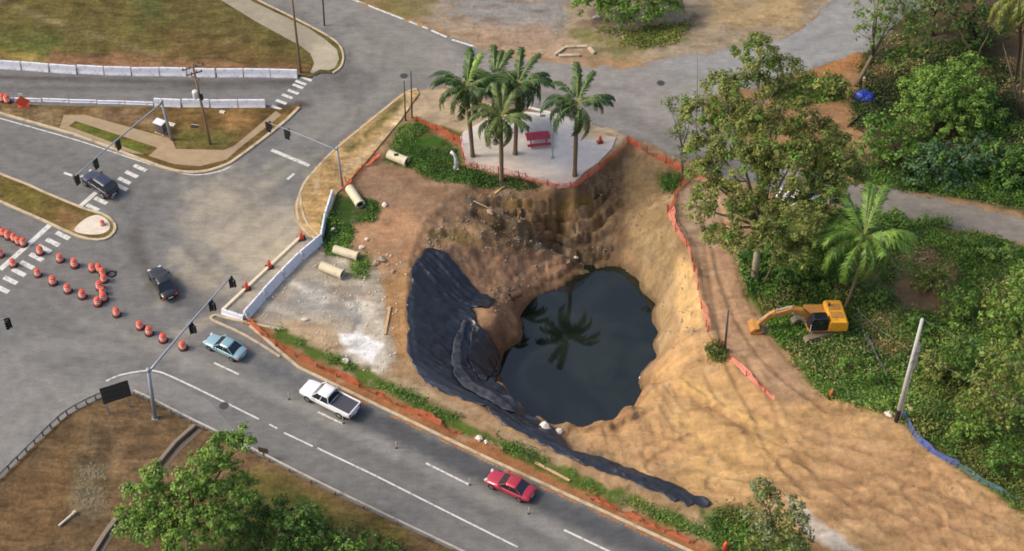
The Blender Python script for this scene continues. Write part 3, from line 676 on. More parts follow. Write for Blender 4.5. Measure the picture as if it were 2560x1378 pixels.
# ---- water in the hole
wm = bpy.data.materials.new('murky_water'); wm.use_nodes = True; t = wm.node_tree; b = t.nodes['Principled BSDF']
b.inputs['Base Color'].default_value = (.012, .019, .015, 1); b.inputs['Roughness'].default_value = .03; b.inputs['IOR'].default_value = 1.68
no = N(t, 'ShaderNodeTexNoise'); no.inputs['Scale'].default_value = .9; no.inputs['Detail'].default_value = 3
tc = N(t, 'ShaderNodeTexCoord'); t.links.new(tc.outputs['Object'], no.inputs['Vector'])
n2 = N(t, 'ShaderNodeTexNoise'); n2.inputs['Scale'].default_value = .16; n2.inputs['Detail'].default_value = 6; n2.inputs['Distortion'].default_value = 1.2; t.links.new(tc.outputs['Object'], n2.inputs['Vector'])
mr = N(t, 'ShaderNodeMapRange'); mr.inputs[1].default_value = .40; mr.inputs[2].default_value = .68; t.links.new(n2.outputs[0], mr.inputs[0])
mxw = N(t, 'ShaderNodeMix', data_type='RGBA'); mxw.inputs[6].default_value = (.007, .011, .008, 1); mxw.inputs[7].default_value = (.017, .023, .016, 1); t.links.new(mr.outputs[0], mxw.inputs[0]); t.links.new(mxw.outputs[2], b.inputs['Base Color'])
bp = N(t, 'ShaderNodeBump'); bp.inputs['Distance'].default_value = .002; t.links.new(no.outputs[0], bp.inputs['Height']); t.links.new(bp.outputs[0], b.inputs['Normal'])
wp = [W(px, py, -8) for px, py in [(1200,900),(1270,780),(1310,700),(1400,660),(1500,630),(1620,650),(1700,740),(1700,920),(1640,1020),(1540,1075),(1420,1085),(1300,1040),(1230,970)]]
wme = bpy.data.meshes.new('pond_water'); wme.from_pydata([tuple(p) for p in wp], [], [tuple(range(len(wp)))]); wme.update()
tag(link('pond_water', wme, wm), kind='structure')
# ================================================================== OBJECT MATERIALS
M_WHITE = mat('white_concrete', lin((240,240,246), .80), .7, var=.06, scale=2, dirt=(lin((172,160,142), .7), 1.6, .52, .6))
M_ORANGE = mat('orange_plastic', lin((232,96,62), .85), .5, var=.08, dirt=(lin((150,96,76), .6), 3, .50, .6))
M_REDOR = mat('red_orange_plastic', lin((214,66,60), .8), .5, var=.1)
M_BAND = mat('white_band', lin((240,226,218), .8), .5, var=.06)
M_BLACK = mat('black_plastic', (.012,.012,.014), .5, var=.1)
M_RUBBER = mat('rubber', (.018,.018,.018), .85, var=.15)
M_GALV = mat('galvanised_steel', lin((178,182,188), .7), .5, metal=.25, var=.06)
M_WOOD = mat('weathered_wood', lin((160,132,104), .7), .9, var=.22, scale=9)
M_PALEWOOD = mat('pale_wood', lin((214,176,128), .75), .85, var=.15, scale=7)
M_PIPE = mat('pipe_concrete', lin((226,214,180), .78), .85, var=.12, scale=4, dirt=(lin((160,140,104), .7), 2, .56, .7))
M_DARKIN = mat('dark_inside', (.02,.017,.014), .9)
M_CPOLE = mat('concrete_pole', lin((206,204,196), .75), .8, var=.1, scale=3)
M_GLASS = mat('car_glass', (.012,.016,.02), .06, var=.02, spec=.8)
M_TYRE = mat('tyre', (.014,.014,.014), .9)
M_RIM = mat('rim', (.35,.35,.37), .35, metal=.8)
M_CHROME = mat('lamp_clear', lin((220,220,215), .8), .15, var=.03)
M_TAIL = mat('tail_lamp', (.35,.01,.01), .25)
M_NET = mat('orange_netting', lin((244,104,62), .9), .7, var=.12, scale=2, dirt=(lin((188,112,80), .6), .8, .5, .7))
M_NETP = mat('faded_netting', lin((238,140,118), .9), .7, var=.1, scale=2)
M_NETB = mat('muddy_netting', lin((176,88,52), .8), .85, var=.2, scale=2)
M_ROCK = mat('rock', lin((176,158,134), .7), .9, var=.2, scale=2.5, bump=.03)
M_PALEROCK = mat('pale_rock', lin((238,226,208), .75), .9, var=.1, scale=2.5, bump=.02)

def ordn(k): return ['first','second','third','fourth','fifth','sixth','seventh','eighth','ninth','tenth','eleventh','twelfth','thirteenth'][k]
def head(a, b): return math.atan2(b[1] - a[1], b[0] - a[0])

# ================================================================== BARRIERS
def barrier_mesh(L, h=.82, b=.6, t=.2):
    prof = [(-b/2, 0), (-b/2, .09), (-b/2+.12, .30 * h / .82), (-t/2, h - .02), (-t/2+.02, h), (t/2-.02, h), (t/2, h - .02), (b/2-.12, .30 * h / .82), (b/2, .09), (b/2, 0)]
    mb = MB(); s = []
    for x, k in ((-L/2, .96), (-L/2+.03, 1), (L/2-.03, 1), (L/2, .96)): s.append([(x, y * k, z * (k if z > .1 else 1)) for y, z in prof])
    mb.loft(s)
    for x in (-L*.28, L*.28): mb.box((x, 0, .05), (.3, b + .012, .07))
    return mb
def barrier(a, b, label, group, h=1.05, w_=.7, gap=.13):
    A = Vector(a); B = Vector(b); L = (B - A).length - gap
    r = thing('concrete_barrier', label, 'barrier', (A + B) / 2 + Vector((random.uniform(-.05,.05), random.uniform(-.06,.06), 0)), head(A, B) + random.uniform(-.025,.025), group)
    barrier_mesh(L, h, w_).build('barrier_body', M_WHITE, r)
    for s in (-1, 1):
        MB().box((s * L * .25, 0, h + .03), (.06, .05, .08)).build('lifting_loop', M_GALV, r)
        MB().box((s * (L / 2 - .012), 0, h * .45), (.035, .10, h * .5)).build('joint_plate', M_GALV, r)
    return r
row = smoothline([(-150,166),(-80,166.5),(-10,168),(57,172),(127,177),(195,181),(263,184),(331,186),(401,187),(470,188),(542,189),(610,189),(678,190),(747,191)], 1)
n = len(row) - 1
for k in range(1, n):
    q = n - 1 - k
    barrier(W(*row[k], .135 if False else .0), W(*row[k+1], .0), 'white barrier in the long row below the grass field, %s from its right end' % ordn(q),
            'white barriers along the slip lane')
low = [(-40,249),(35,251),(105,253),(173,255),(243,257),(313,259),(385,262)]
for k in range(6):
    q = 5 - k
    barrier(W(*low[k]), W(*low[k+1]), 'low white barrier behind the corner island, %s left of the tall ones' % ordn(q), 'white barriers along the slip lane', .38, .34)
tall = [(387,264),(456,266),(526,267),(596,267),(666,267)]
for k in range(4):
    barrier(W(*tall[k]), W(*tall[k+1]), 'near white barrier of the slip lane, %s' % ['beside the mast arm pole','behind the wooden pole','second from the crosswalk','nearest the crosswalk'][k], 'white barriers along the slip lane')
sp = [(832,490),(814,548),(803,603)]
for k in range(2):
    barrier(G(*sp[k]), G(*sp[k+1]), 'slim white barrier on the street corner, %s' % ['upper one by the orange netting','lower one joining the closure wall'][k], 'white barriers closing the site street', 1.0, .45)
cl = [(803,605),(751,648),(706,693),(660,744),(613,796)]
for k in range(4):
    barrier(W(*cl[k]), W(*cl[k+1]), 'white barrier closing the dusty site street, %s' % ['topmost at the street corner','second from the street corner','second from the highway','lowest beside the highway'][k], 'white barriers closing the site street', 1.1, .85)
barrier(W(556,781), W(612,799), 'short white barrier turned along the highway at the end of the closure wall', 'white barriers closing the site street', .6, .6)
cr = tag(MB().build('timber_edge', M_PALEWOOD) if False else None or bpy.data.objects.new('x', None)) if False else None
r = thing('kerb_beam', 'long cream kerb beam lying across the mouth of the site street', 'kerb beam', W(656,684), head(W(556,776), W(752,592)))
L = (W(556,776) - W(752,592)).length
for k in range(5): MB().box((-L/2 + L/5 * (k + .5), 0, .11), (L/5 - .04, .34, .22), top=(1, .8)).build('beam_segment', mat('cream_concrete', lin((238,222,190), .78), .8, var=.1, scale=3), r)

# ================================================================== DRUMS
_dm = {}
def drum_proto():
    r = thing('traffic_drum', 'x', 'traffic drum', (0, 0, 0), 0, 'orange drums closing the lane')
    MB().lathe([(.46,0),(.48,.05),(.40,.12),(.36,.13)], 14).build('base_ring', M_RUBBER, r)
    MB().lathe([(.36,.1),(.355,.34),(.33,.345),(.33,.62),(.305,.625),(.30,.86),(.27,.93),(.12,.95)], 14).build('drum_body', M_ORANGE, r, True)
    MB().lathe([(.352,.40),(.352,.52)], 14).build('reflective_band', M_BAND, r)
    MB().lathe([(.328,.66),(.328,.75)], 14).build('reflective_band', M_BAND, r)
    MB().tube([(-.1,0,.94),(-.1,0,1.03),(.1,0,1.03),(.1,0,.94)], .025, 6).build('handle', M_ORANGE, r)
    return r
D0 = drum_proto(); first = [True]
def drum(px, py, label, group='orange drums closing the lane', sc=1.0):
    o = D0 if first[0] else copy_tree(D0); first[0] = False
    o.location = W(px, py + 9) if py else W(px, py); o.rotation_euler = (random.uniform(-.07,.07), random.uniform(-.07,.07), random.uniform(0, 6.28)); q_ = sc * random.uniform(.93, 1.05); o.scale = (q_, q_, q_)
    o['label'] = label; o['group'] = group
up = [(101,625),(152,643),(188,657)]
for k, p in enumerate(up): drum(*p, 'orange drum in the upper file after the lower crosswalk, %s' % ['standing on its stripes','just past the stripes','third, before the bunch'][k])
lo = [(35,655),(96,680),(134,700),(171,720),(207,734)]
for k, p in enumerate(lo): drum(*p, 'orange drum in the lower file, %s' % ['on the crosswalk stripes','first past the crosswalk','second past the crosswalk','third past the crosswalk','fourth, next to the bunch'][k])
drum(2, 631, 'orange drum cut by the left edge just above the stop line')
drum(233, 667, 'orange drum at the top left corner of the bunched drums')
for k, p in enumerate([(249,668),(258,677),(261,694),(251,713),(258,727),(261,741)]): drum(*p, 'orange drum squeezed in the bunch left of the dark sedan, %s from its top' % ordn(k))
drum(246, 753, 'orange drum at the foot of the bunch, lowest of them')
for p, l in [((293,779),'lone orange drum below the bunch, standing by itself'),((352,811),'left one of the touching pair of drums before the mast arm'),((374,826),'right one of the touching pair of drums before the mast arm'),
             ((409,843),'orange drum between the touching pair and the mast arm'),((459,862),'orange drum last in the line, under the mast arm')]: drum(*p, l)
for k, p in enumerate([(-2,573),(10,578),(22,586),(36,592),(48,599),(60,604)]): drum(*p, 'orange and white drum in the queue above the stop line, %s from its left end' % ordn(k), 'drums queued by the median', .95)
drum(257, 556, 'small orange drum standing on the pale nose of the median', 'orange drums on kerbs', .72)
for k, p in enumerate([(7,243),(20,247)]): drum(*p, 'red drum at the far left end of the low barriers, %s' % ['outer one','inner one'][k], 'drums at the barrier end')
r = thing('dropped_drum_ring', 'black rubber drum ring lying loose right of the bunched drums', 'rubber ring', W(279, 686))
mb = MB(); pts = [(.42 * math.cos(a), .42 * math.sin(a), .05) for a in np.linspace(0, 2 * math.pi, 17)]; mb.tube(pts, .08, 6, False); mb.build('ring', M_RUBBER, r, True)
MB().box((.3, .3, .05), (.3, .2, .08), .7).build('ring_flap', M_RUBBER, r)

# channelizer posts along the closure
P0 = []
def channel(px, py, label):
    if not P0:
        r = thing('channelizer_cone', label, 'traffic cone', W(px, py), 0, 'orange cones on the closure beam')
        MB().box((0, 0, .05), (.85, .85, .1), .3, (.85, .85)).build('base', M_RUBBER, r)
        MB().lathe([(.27,.1),(.12,1.0),(.10,1.05)], 12).build('cone_body', M_ORANGE, r, True)
        MB().lathe([(.215,.42),(.175,.6)], 12).build('reflective_band', M_BAND, r); MB().lathe([(.165,.72),(.14,.84)], 12).build('reflective_band', M_BAND, r)
        P0.append(r); return r
    o = copy_tree(P0[0]); o.location = W(px, py); o['label'] = label; return o
channel(617, 722, 'orange cone on the cream beam, nearest the highway'); channel(674, 668, 'orange cone on the cream beam, middle of the three'); channel(754, 597, 'orange cone on the cream beam by the street corner')
q = channel(1500, 357, 'lone orange cone on the pale plaza'); q['group'] = 'stray cones'
q = channel(2077, 992, 'small orange cone at the edge of the weeds beside the haul track'); q['group'] = 'stray cones'; q.scale = (.9,) * 3; q.location = G(2077, 992)
q = channel(1812, 1374, 'orange cone beside the highway verge at the foot of the small tree'); q['group'] = 'stray cones'; q.location = G(1812, 1376); q.scale = (1.2,) * 3
# orange barricade sign upper left
r = thing('warning_sign', 'orange warning sign with white top at the end of the low barriers', 'sign', W(60, 268), R(8))
for s in (-1, 1): MB().tube([(s*.45, .25, 0), (s*.1, 0, 1.1)], .04, 6).build('leg', M_GALV, r); 
MB().box((0, -.06, .85), (1.25, .05, 1.25), ry=R(45)).build('sign_panel', M_ORANGE, r)
MB().box((0, -.02, 1.85), (.5, .04, .35)).build('top_flag', M_BAND, r)
MB().box((0, .1, .08), (1.3, .6, .12)).build('sand_base', M_REDOR, r)

# ================================================================== SIGNALS
def sig_head(name, label, top, rz):
    r = thing(name, label, 'traffic light', top, rz, 'signal heads on the mast arms')
    MB().box((0, .02, -.55), (.62, .05, 1.35)).build('backplate', M_BLACK, r)
    MB().box((0, -.12, -.55), (.38, .24, 1.12)).build('housing', M_BLACK, r, bevel=.03)
    for k, c in enumerate(((.10,.008,.008),(.10,.06,.005),(.006,.07,.03))):
        v = MB(); v.tube([(0,-.22,-.2-.35*k),(0,-.46,-.2-.35*k)], .16, 10, False); vo = v.build('visor', M_BLACK, r)
        MB().lathe([(.01,0),(.14,.01)], 10, (0,0,0)).build('lens', mat('lens%d' % k, c, .3), vo).matrix_local = Matrix.Translation((0,-.25,-.2-.35*k)) @ Matrix.Rotation(R(90), 4, 'X')
    MB().box((0, .0, .1), (.06, .06, .3)).build('bracket', M_GALV, r)
    return r
def mast(base, top, end, label, heads, hl, rad=.17, marm=.11, mount=M_GALV, dz=.35):
    B = W(*base); T = at_y(*top, B.y); E = W(*end, T.z + dz)
    r = thing('signal_pole', label, 'signal pole', B, 0, 'traffic signal mast arms')
    T2 = T - B; E2 = E - B
    MB().tube([(0,0,0), T2 + Vector((0,0,.25))], [rad * 1.15, rad * .8], 12).build('pole', mount, r, True)
    MB().box((0, 0, .06), (.6, .6, .12)).build('base_plate', mount, r)
    n = 10; P = [T2.lerp(E2, k / n) + Vector((0, 0, .12 * math.sin(math.pi * k / n))) for k in range(n + 1)]
    MB().tube(P, [marm * (1 - .5 * k / n) for k in range(n + 1)], 10).build('mast_arm', mount, r, True)
    MB().tube([T2 + Vector((0,0,.1)), T2 + Vector((0,0,.42))], rad * 1.05, 12).build('pole_cap', mount, r, True)
    d = (E - T); rz = math.atan2(d.y, d.x)
    for (px, py), lb in zip(heads, hl):
        best = min((k / 200 for k in range(201)), key=lambda s: abs(proj(*(T.lerp(E, s)))[0] - px) + abs(proj(*(T.lerp(E, s)))[1] - (py - 6)))
        sig_head('traffic_light', lb, T.lerp(E, best) + Vector((0, 0, -.1)), rz + (math.pi if False else 0))
    return r
mast((388,1046), (372,930), (576,694), 'tall grey mast arm pole at the grass bank corner reaching over the highway', [(462,815),(515,757),(574,696)],
     ['black signal head on the highway mast arm, nearest its pole','black signal head in the middle of the highway mast arm','black signal head at the tip of the highway mast arm'], .2, .13)
mast((430,352), (405,258), (188,440), 'grey mast arm pole on the corner island with arm across the upper carriageway', [(293,352),(237,397),(190,436)],
     ['black signal head over the grass strip, nearest the island pole','black signal head between the other two over the upper carriageway','black signal head at the arm tip above the dark SUV'])
mast((857,470), (843,376), (668,306), 'thin grey mast arm pole by the orange netting reaching over the side street', [(716,330),(669,309)],
     ['black signal head over the side street, nearest its pole','black signal head at the arm tip above the island grass'], .13, .06)
# arm that enters from beyond the left edge
B = W(-230, 1010); T = at_y(-236, 905, B.y)
E = W(12, 796, T.z); r = thing('signal_pole', 'grey mast arm entering over the highway from the left edge', 'signal pole', B, 0, 'traffic signal mast arms')
MB().tube([(0,0,0), T - B], [.2,.14], 10).build('pole', M_GALV, r); MB().tube([T - B, E - B], [.12,.06], 10).build('mast_arm', M_GALV, r)
sig_head('traffic_light', 'black signal head at the left edge above the closed lane', E + Vector((.15, 0, -.1)), 0)

# ================================================================== POLES
def utility(base, top, label, m, rad=.16, arms=(), hw=None, band=None, n=10):
    B = G(*base); T = at_y(*top, B.y)
    r = thing('utility_pole', label, 'utility pole', B); d = T - B
    MB().tube([(0,0,-.2), d * .5, d], [rad, rad * .85, rad * .65], n).build('pole', m, r, True)
    for f, L, a in arms:
        c = d * f; MB().box(c + Vector((0, -.14, 0)), (L, .12, .14), a).build('crossarm', m if m is not M_CPOLE else M_GALV, r)
        for s in (-.45, -.15, .15, .45):
            MB().lathe([(.04,0),(.07,.06),(.05,.16),(.02,.2)], 7, (c.x + math.cos(a) * s * L, c.y - .14 + math.sin(a) * s * L, c.z + .07)).build('insulator', M_BLACK if m is not M_CPOLE else M_GALV, r)
    if band: MB().tube([(0,0,0), d * band], [rad * 1.06, rad * 1.02], n).build('base_sleeve', M_BLACK, r)
    return r, d
r, d = utility((527,365), (481,160), 'leaning wooden utility pole with white transformer on the corner island', M_WOOD, .17, [(.97,2.4,R(25)),(.90,1.8,R(25)),(.84,1.2,R(-40))])
c = d * .63; mb = MB(); mb.lathe([(.30,0),(.33,.06),(.33,.86),(.28,.95)], 14, (c.x - .3, c.y - .42, c.z)); mb.build('transformer', mat('pale_transformer', lin((222,222,216), .75), .5), r, True)
MB().box((c.x + .28, c.y - .3, c.z), (.3, .25, .7)).build('switch_box', M_BLACK, r)
utility((752,186), (722,-70), 'tall bare wooden pole standing behind the right end of the long barrier row', M_WOOD, .17)
utility((811,66), (802,-90), 'dark slender pole at the kerb of the footpath bulb', mat('dark_pole', (.06,.055,.05), .7), .10)
utility((1014,302), (1010,202), 'dark slim post at the kerb corner, left one of the two', mat('dark_pole', (.06,.055,.05), .7), .09)
utility((1030,294), (1027,178), 'dark slim post at the kerb corner, right one of the two', mat('dark_pole', (.06,.055,.05), .7), .09)
r, d = utility((2241,1052), (2306,798), 'leaning pale concrete utility pole with black foot between sand and weeds', M_CPOLE, .24, [(.70,1.0,R(70)),(.62,.8,R(60))], band=.12)
for f in (.66, .74, .58):
    c = d * f; MB().box((c.x + .28, c.y - .15, c.z), (.22, .2, .9)).build('conduit_bracket', M_GALV, r)
MB().tube([(.22,-.2,.5), d * .5 + Vector((.22,-.2,0)), d * .8 + Vector((.18,-.2,0))], .05, 6).build('riser_conduit', M_GALV, r)
utility((1812,876), (1821,776), 'dark upright post beside the yellow weed clump at the haul track', mat('dark_pole', (.06,.055,.05), .7), .12)
r, d = utility((1742,330), (1744,130), 'thin pale pole half hidden at the left of the big tree', mat('thin_pole', lin((150,140,120), .7), .8), .05)
# plaza lamp post
B = G(1381, 396); T = at_y(1385, 296, B.y); r = thing('lamp_post', 'thin grey lamp post on the plaza right of the red table', 'lamp post', B); d = T - B
MB().tube([(0,0,0), d], [.075,.05], 8).build('pole', M_GALV, r); MB().lathe([(.22,0),(.24,.1),(.1,.16)], 10).build('base', M_GALV, r)
MB().tube([d, d + Vector((-.5, .1, .25)), d + Vector((-1.0, .2, .2))], .035, 6).build('bracket', M_GALV, r); MB().box(d + Vector((-1.2, .24, .17)), (.55, .25, .12)).build('lamp_head', M_GALV, r)
# sign panel seen from behind
B = (W(268, 1036) + W(330, 1016)) / 2; a = head(W(268,1036), W(330,1016)); r = thing('road_sign', 'dark back of a large road sign on two posts at the grass bank tip', 'road sign', B, a)
wd = (W(268,1036) - W(330,1016)).length
for s in (-1, 1): MB().box((s * wd * .42, 0, 1.7), (.12, .12, 3.4)).build('post', M_GALV, r)
MB().box((.1, -.1, 2.8), (wd + .3, .06, 2.3)).build('sign_panel', mat('sign_back', (.045,.043,.042), .6, var=.15), r, bevel=.02)
for z in (2.1, 2.8, 3.5): MB().box((.1, -.16, z), (wd + .2, .05, .1)).build('stiffener', mat('sign_rib', (.06,.058,.055), .6), r)
r = thing('small_sign', 'small dark sign back at the guardrail above the leafy tree', 'road sign', W(660, 1146), R(-15))
MB().box((0, 0, .7), (.08, .08, 1.4)).build('post', M_WOOD, r); MB().box((.1, -.06, 1.35), (.95, .05, .7)).build('sign_panel', mat('brown_sign', (.06,.05,.04), .7), r)
# signal cabinet
r = thing('signal_cabinet', 'grey signal cabinet with white lid beside the corner island pole', 'cabinet', W(404, 332), R(-28))
MB().box((0, 0, .08), (1.3, .9, .16)).build('plinth', M_KERB, r); MB().box((0, 0, .85), (1.1, .7, 1.4)).build('cabinet_body', mat('dim_steel', lin((128,116,112), .7), .5), r, bevel=.03)
MB().box((0, 0, 1.6), (1.25, .9, .12)).build('lid', M_WHITE, r, bevel=.03); MB().box((.1, -.37, .85), (.5, .03, 1.1)).build('door', mat('dim_steel2', lin((112,102,100), .7), .5), r)
for px, py, lb, s in [(428,314,'pale manhole slab lying in the grass of the corner island',(.9,.5)),(556,283,'small white plate on the soil by the near barriers',(.6,.4))]:
    r = thing('cover_slab', lb, 'slab', W(px, py), R(-20)); MB().box((0,0,.17), (s[0], s[1], .14)).build('slab_body', M_PALEROCK, r, bevel=.02); MB().box((0,0,.25), (s[0]*.5, .05, .04)).build('lift_bar', M_GALV, r)
r = thing('dark_hatch', 'small dark hatch open in the grass right of the pale slab', 'hatch', W(487, 319), R(-8)); MB().box((0,0,.16), (.8,.4,.06)).build('hatch_plate', M_DARKIN, r); MB().box((0,.24,.18), (.9,.08,.08)).build('hatch_frame', M_KERB, r)
# flexible posts on the highway
F0 = []
for (px, py), lb in zip([(723,998),(858,1058),(991,1120),(1174,1212),(1322,1284)], ['left of the white pickup','behind the white pickup at its dash','between the pickup and the long dash','at the lower end of the long dash','behind the red car']):
    if not F0:
        o = thing('lane_delineator', '', 'delineator', (0,0,0), 0, 'thin posts on the highway lane line')
        MB().lathe([(.13,0),(.13,.04),(.05,.06)], 8).build('base', M_RUBBER, o); MB().lathe([(.045,.05),(.04,.95),(.03,1.0)], 8).build('post', mat('yellowish_post', lin((214,200,140), .75), .6), o); MB().lathe([(.05,.7),(.05,.8)], 8).build('reflective_band', M_BAND, o); F0.append(o)
    else: o = copy_tree(F0[0])
    o.location = W(px, py); o['label'] = 'thin yellowish post on the highway lane line, ' + lb

# ================================================================== GUARDRAIL
def guardrail(line, label, n=3.8):
    P = [W(p[0], p[1]) for p in smoothline(line, 4)]; c = P[0].copy()
    r = thing('guardrail', label, 'guardrail', c)
    mb = MB(); prof = [(-.01,.42),(.05,.48),(-.02,.58),(.05,.68),(-.01,.74),(-.03,.74),(.02,.68),(-.05,.58),(.02,.48),(-.03,.42)]; secs = []
    for i, p in enumerate(P):
        t = (P[min(i+1, len(P)-1)] - P[max(i-1, 0)]).normalized(); s = Vector((t.y, -t.x, 0)); secs.append([p - c + s * u + Vector((0,0,z)) for u, z in prof])
    mb.loft(secs); mb.build('rail', mat('rail_steel', lin((196,190,178), .72), .6, metal=.15, var=.12, scale=2, dirt=(lin((140,128,108), .6), 1.2, .5, .7)), r)
    D = densify(P, n); post = None
    for k in range(0, len(D) - 1, 1):
        if (D[k] - D[max(k-1,0)]).length < .3 and k: continue
        me = post.data if post else None
        if post is None: post = MB().box((0,0,.24), (.12,.14,.66)).build('post', mat('rail_post', lin((150,140,124), .65), .8), r); post.location = D[k] - c + Vector((-.05,-.14,0))
        else:
            o = post.copy(); COL.objects.link(o); o.location = D[k] - c + Vector((-.05,-.14,0))
    return r
guardrail([(338,986),(392,1011),(480,1056),(630,1129),(840,1235),(1135,1376),(1240,1428)], 'long steel guardrail along the highway above the leafy bank')
guardrail([(-120,1310),(0,1196),(90,1107),(170,1034),(258,989)], 'steel guardrail curving along the left edge of the grass bank')
r = thing('drain_channel', 'grey concrete drain wall running down the grass bank from the guardrail', 'drain channel', W(440, 1115))
c = W(440,1115); mb = MB(); strip(mb, [W(*p) - c for p in [(488,1068),(440,1110),(415,1140),(380,1185)]], .35, 0, .45); mb.build('drain_wall', mat('old_concrete', lin((150,134,116), .7), .9, var=.2), r)
mb = MB(); strip(mb, [W(*p) - c + Vector((.55,-.35,0)) for p in [(488,1068),(440,1110),(415,1140),(380,1185)]], .5, 0, .08); mb.build('drain_floor', mat('drain_floor', lin((120,106,90), .7), .9), r)
r = thing('drain_channel', 'grey concrete drain wall at the bottom edge left of the leafy tree', 'drain channel', W(262, 1340)); c = W(262,1340)
mb = MB(); strip(mb, [W(*p) - c for p in [(292,1300),(262,1340),(225,1400)]], .4, 0, .4); mb.build('drain_wall', MATS['old_concrete'], r)
mb = MB(); strip(mb, [W(*p) - c + Vector((.5,-.2,0)) for p in [(292,1300),(262,1340),(225,1400)]], .4, 0, .08); mb.build('drain_floor', MATS['drain_floor'], r)
r = thing('marker_post', 'short pale post lying on the grass bank below the stone bed', 'post', W(168, 1302), R(50)); MB().tube([(-.9,0,.22),(.9,0,.3)], .1, 8).build('post_shaft', M_PALEROCK, r); MB().box((.9,0,.3),(.3,.3,.3)).build('post_foot', M_KERB, r)

# ================================================================== VEHICLES
def vehicle(kind, center, nose_px, tail_px, paint_rgb, label, L=4.6, Wd=1.8, H=1.45, group='vehicles on the road', metallic=.2, ground_z=None, roof_rgb=None, hood_rgb=None):
    a, b = W(*tail_px), W(*nose_px); rz = head(a, b); c = W(*center) if ground_z is None else G(*center)
    r = thing({'sedan':'sedan','suv':'suv','pickup':'pickup_truck'}[kind], label, {'sedan':'car','suv':'suv','pickup':'pickup'}[kind], c, rz, group)
    pm = mat('car_paint_' + '_'.join(str(int(v)) for v in paint_rgb), lin(paint_rgb, .8), .3, metal=metallic, var=.04, coat=.8, dirt=(lin([.6 * v + 60 for v in paint_rgb], .6), 1.5, .56, .35))
    hl = L / 2; hw = Wd / 2
    belt = .92 if kind == 'sedan' else 1.08; hood = belt - (.04 if kind == 'sedan' else .02); zb = .22 if kind == 'sedan' else .32
    def sec(x, hw_, z0, z1, cr=.06):
        return [(x, -hw_ * .86, z0), (x, -hw_, z0 + .18), (x, -hw_, (z0 + z1) / 2 + .08), (x, -hw_ * .96, z1 - .10), (x, -hw_ * .84, z1 - .015), (x, -hw_ * .4, z1 + cr * .6), (x, hw_ * .4, z1 + cr * .6), (x, hw_ * .84, z1 - .015), (x, hw_ * .96, z1 - .10), (x, hw_, (z0 + z1) / 2 + .08), (x, hw_, z0 + .18), (x, hw_ * .86, z0)]
    if kind == 'pickup':
        st = [(-hl, .93, .5, belt - .12), (-hl + .05, .97, .42, belt - .02), (-hl * .3, 1, zb, belt), (0, 1, zb, belt), (hl * .42, 1, zb, belt - .01), (hl * .62, .99, zb, hood), (hl * .85, .95, zb, hood - .07), (hl * .96, .88, zb + .05, hood - .18), (hl, .78, .4, hood - .36)]
    else:
        st = [(-hl, .80, .42, belt - .22), (-hl + .08, .90, .32, belt - .06), (-hl * .78, .97, zb, belt - .01), (-hl * .4, 1, zb, belt), (0, 1, zb, belt), (hl * .36, .995, zb, belt - .01), (hl * .62, .97, zb, hood - .07), (hl * .84, .92, zb, hood - .15), (hl * .96, .84, zb + .06, hood - .26), (hl, .74, .38, hood - .40)]
    mb = MB(); mb.loft([sec(x, hw * k, a0, a1) for x, k, a0, a1 in st]); body = mb.build('body', pm, r, True, sub=1)
    # greenhouse
    if kind == 'sedan': X = (-hl * .70, -hl * .40, hl * .06, hl * .40)
    elif kind == 'suv': X = (-hl * .94, -hl * .80, hl * .12, hl * .44)
    else: X = (-hl * .20, -hl * .14, hl * .26, hl * .50)
    zr = H; wb_, wt = hw * .90, hw * .72; z0 = belt - .03
    def P(k, s, top):
        x = X[[0, 1, 2, 3][k]]; return Vector((x, s * (wt if top else wb_), (zr if top else z0)))
    A = {(s, 'rb'): P(0, s, 0) for s in (-1, 1)} | {(s, 'rt'): P(1, s, 1) for s in (-1, 1)} | {(s, 'ft'): P(2, s, 1) for s in (-1, 1)} | {(s, 'fb'): P(3, s, 0) for s in (-1, 1)}
    def pane(name, q):
        cc = sum(q, Vector()) / 4; nn = (q[1] - q[0]).cross(q[2] - q[0]).normalized()
        if nn.dot(cc - Vector((X[1] * .5 + X[2] * .5, 0, belt))) < 0: nn = -nn
        qi = [cc + (p - cc) * .93 for p in q]; mb = MB(); mb.add([p + nn * .006 for p in qi] + [p - nn * .03 for p in qi], [(0,1,2,3),(4,5,6,7),(0,1,5,4),(1,2,6,5),(2,3,7,6),(3,0,4,7)]); return mb.build(name, M_GLASS, r)
    pane('windshield', [A[-1,'fb'], A[1,'fb'], A[1,'ft'], A[-1,'ft']]); pane('rear_window', [A[-1,'rb'], A[1,'rb'], A[1,'rt'], A[-1,'rt']])
    for s in (-1, 1):
        mid = lambda t, top: (A[s,'rt'].lerp(A[s,'ft'], t) if top else A[s,'rb'].lerp(A[s,'fb'], t))
        pane('side_window', [mid(0, 0), mid(.49, 0), mid(.48, 1), mid(0, 1)]); pane('side_window', [mid(.52, 0), mid(1, 0), mid(1, 1), mid(.50, 1)])
        for u, v in (('fb','ft'), ('rb','rt')): MB().tube([A[s,u], A[s,v]], .05, 6).build('pillar', pm, r)
        MB().tube([mid(.505, 0), mid(.49, 1)], .045, 6).build('pillar', pm, r)
    mb = MB(); nx = 7; secs = []
    for k in range(nx):
        t = k / (nx - 1); x = X[1] + (X[2] - X[1]) * t; b_ = .05 * math.sin(math.pi * (.12 + .76 * t)); k2 = 1 if 0 < k < nx - 1 else .97
        secs.append([(x, -wt * 1.05 * k2, zr - .05), (x, -wt * .98 * k2, zr + .01 + b_ * .3), (x, -wt * .5, zr + b_), (x, wt * .5, zr + b_), (x, wt * .98 * k2, zr + .01 + b_ * .3), (x, wt * 1.05 * k2, zr - .05)])
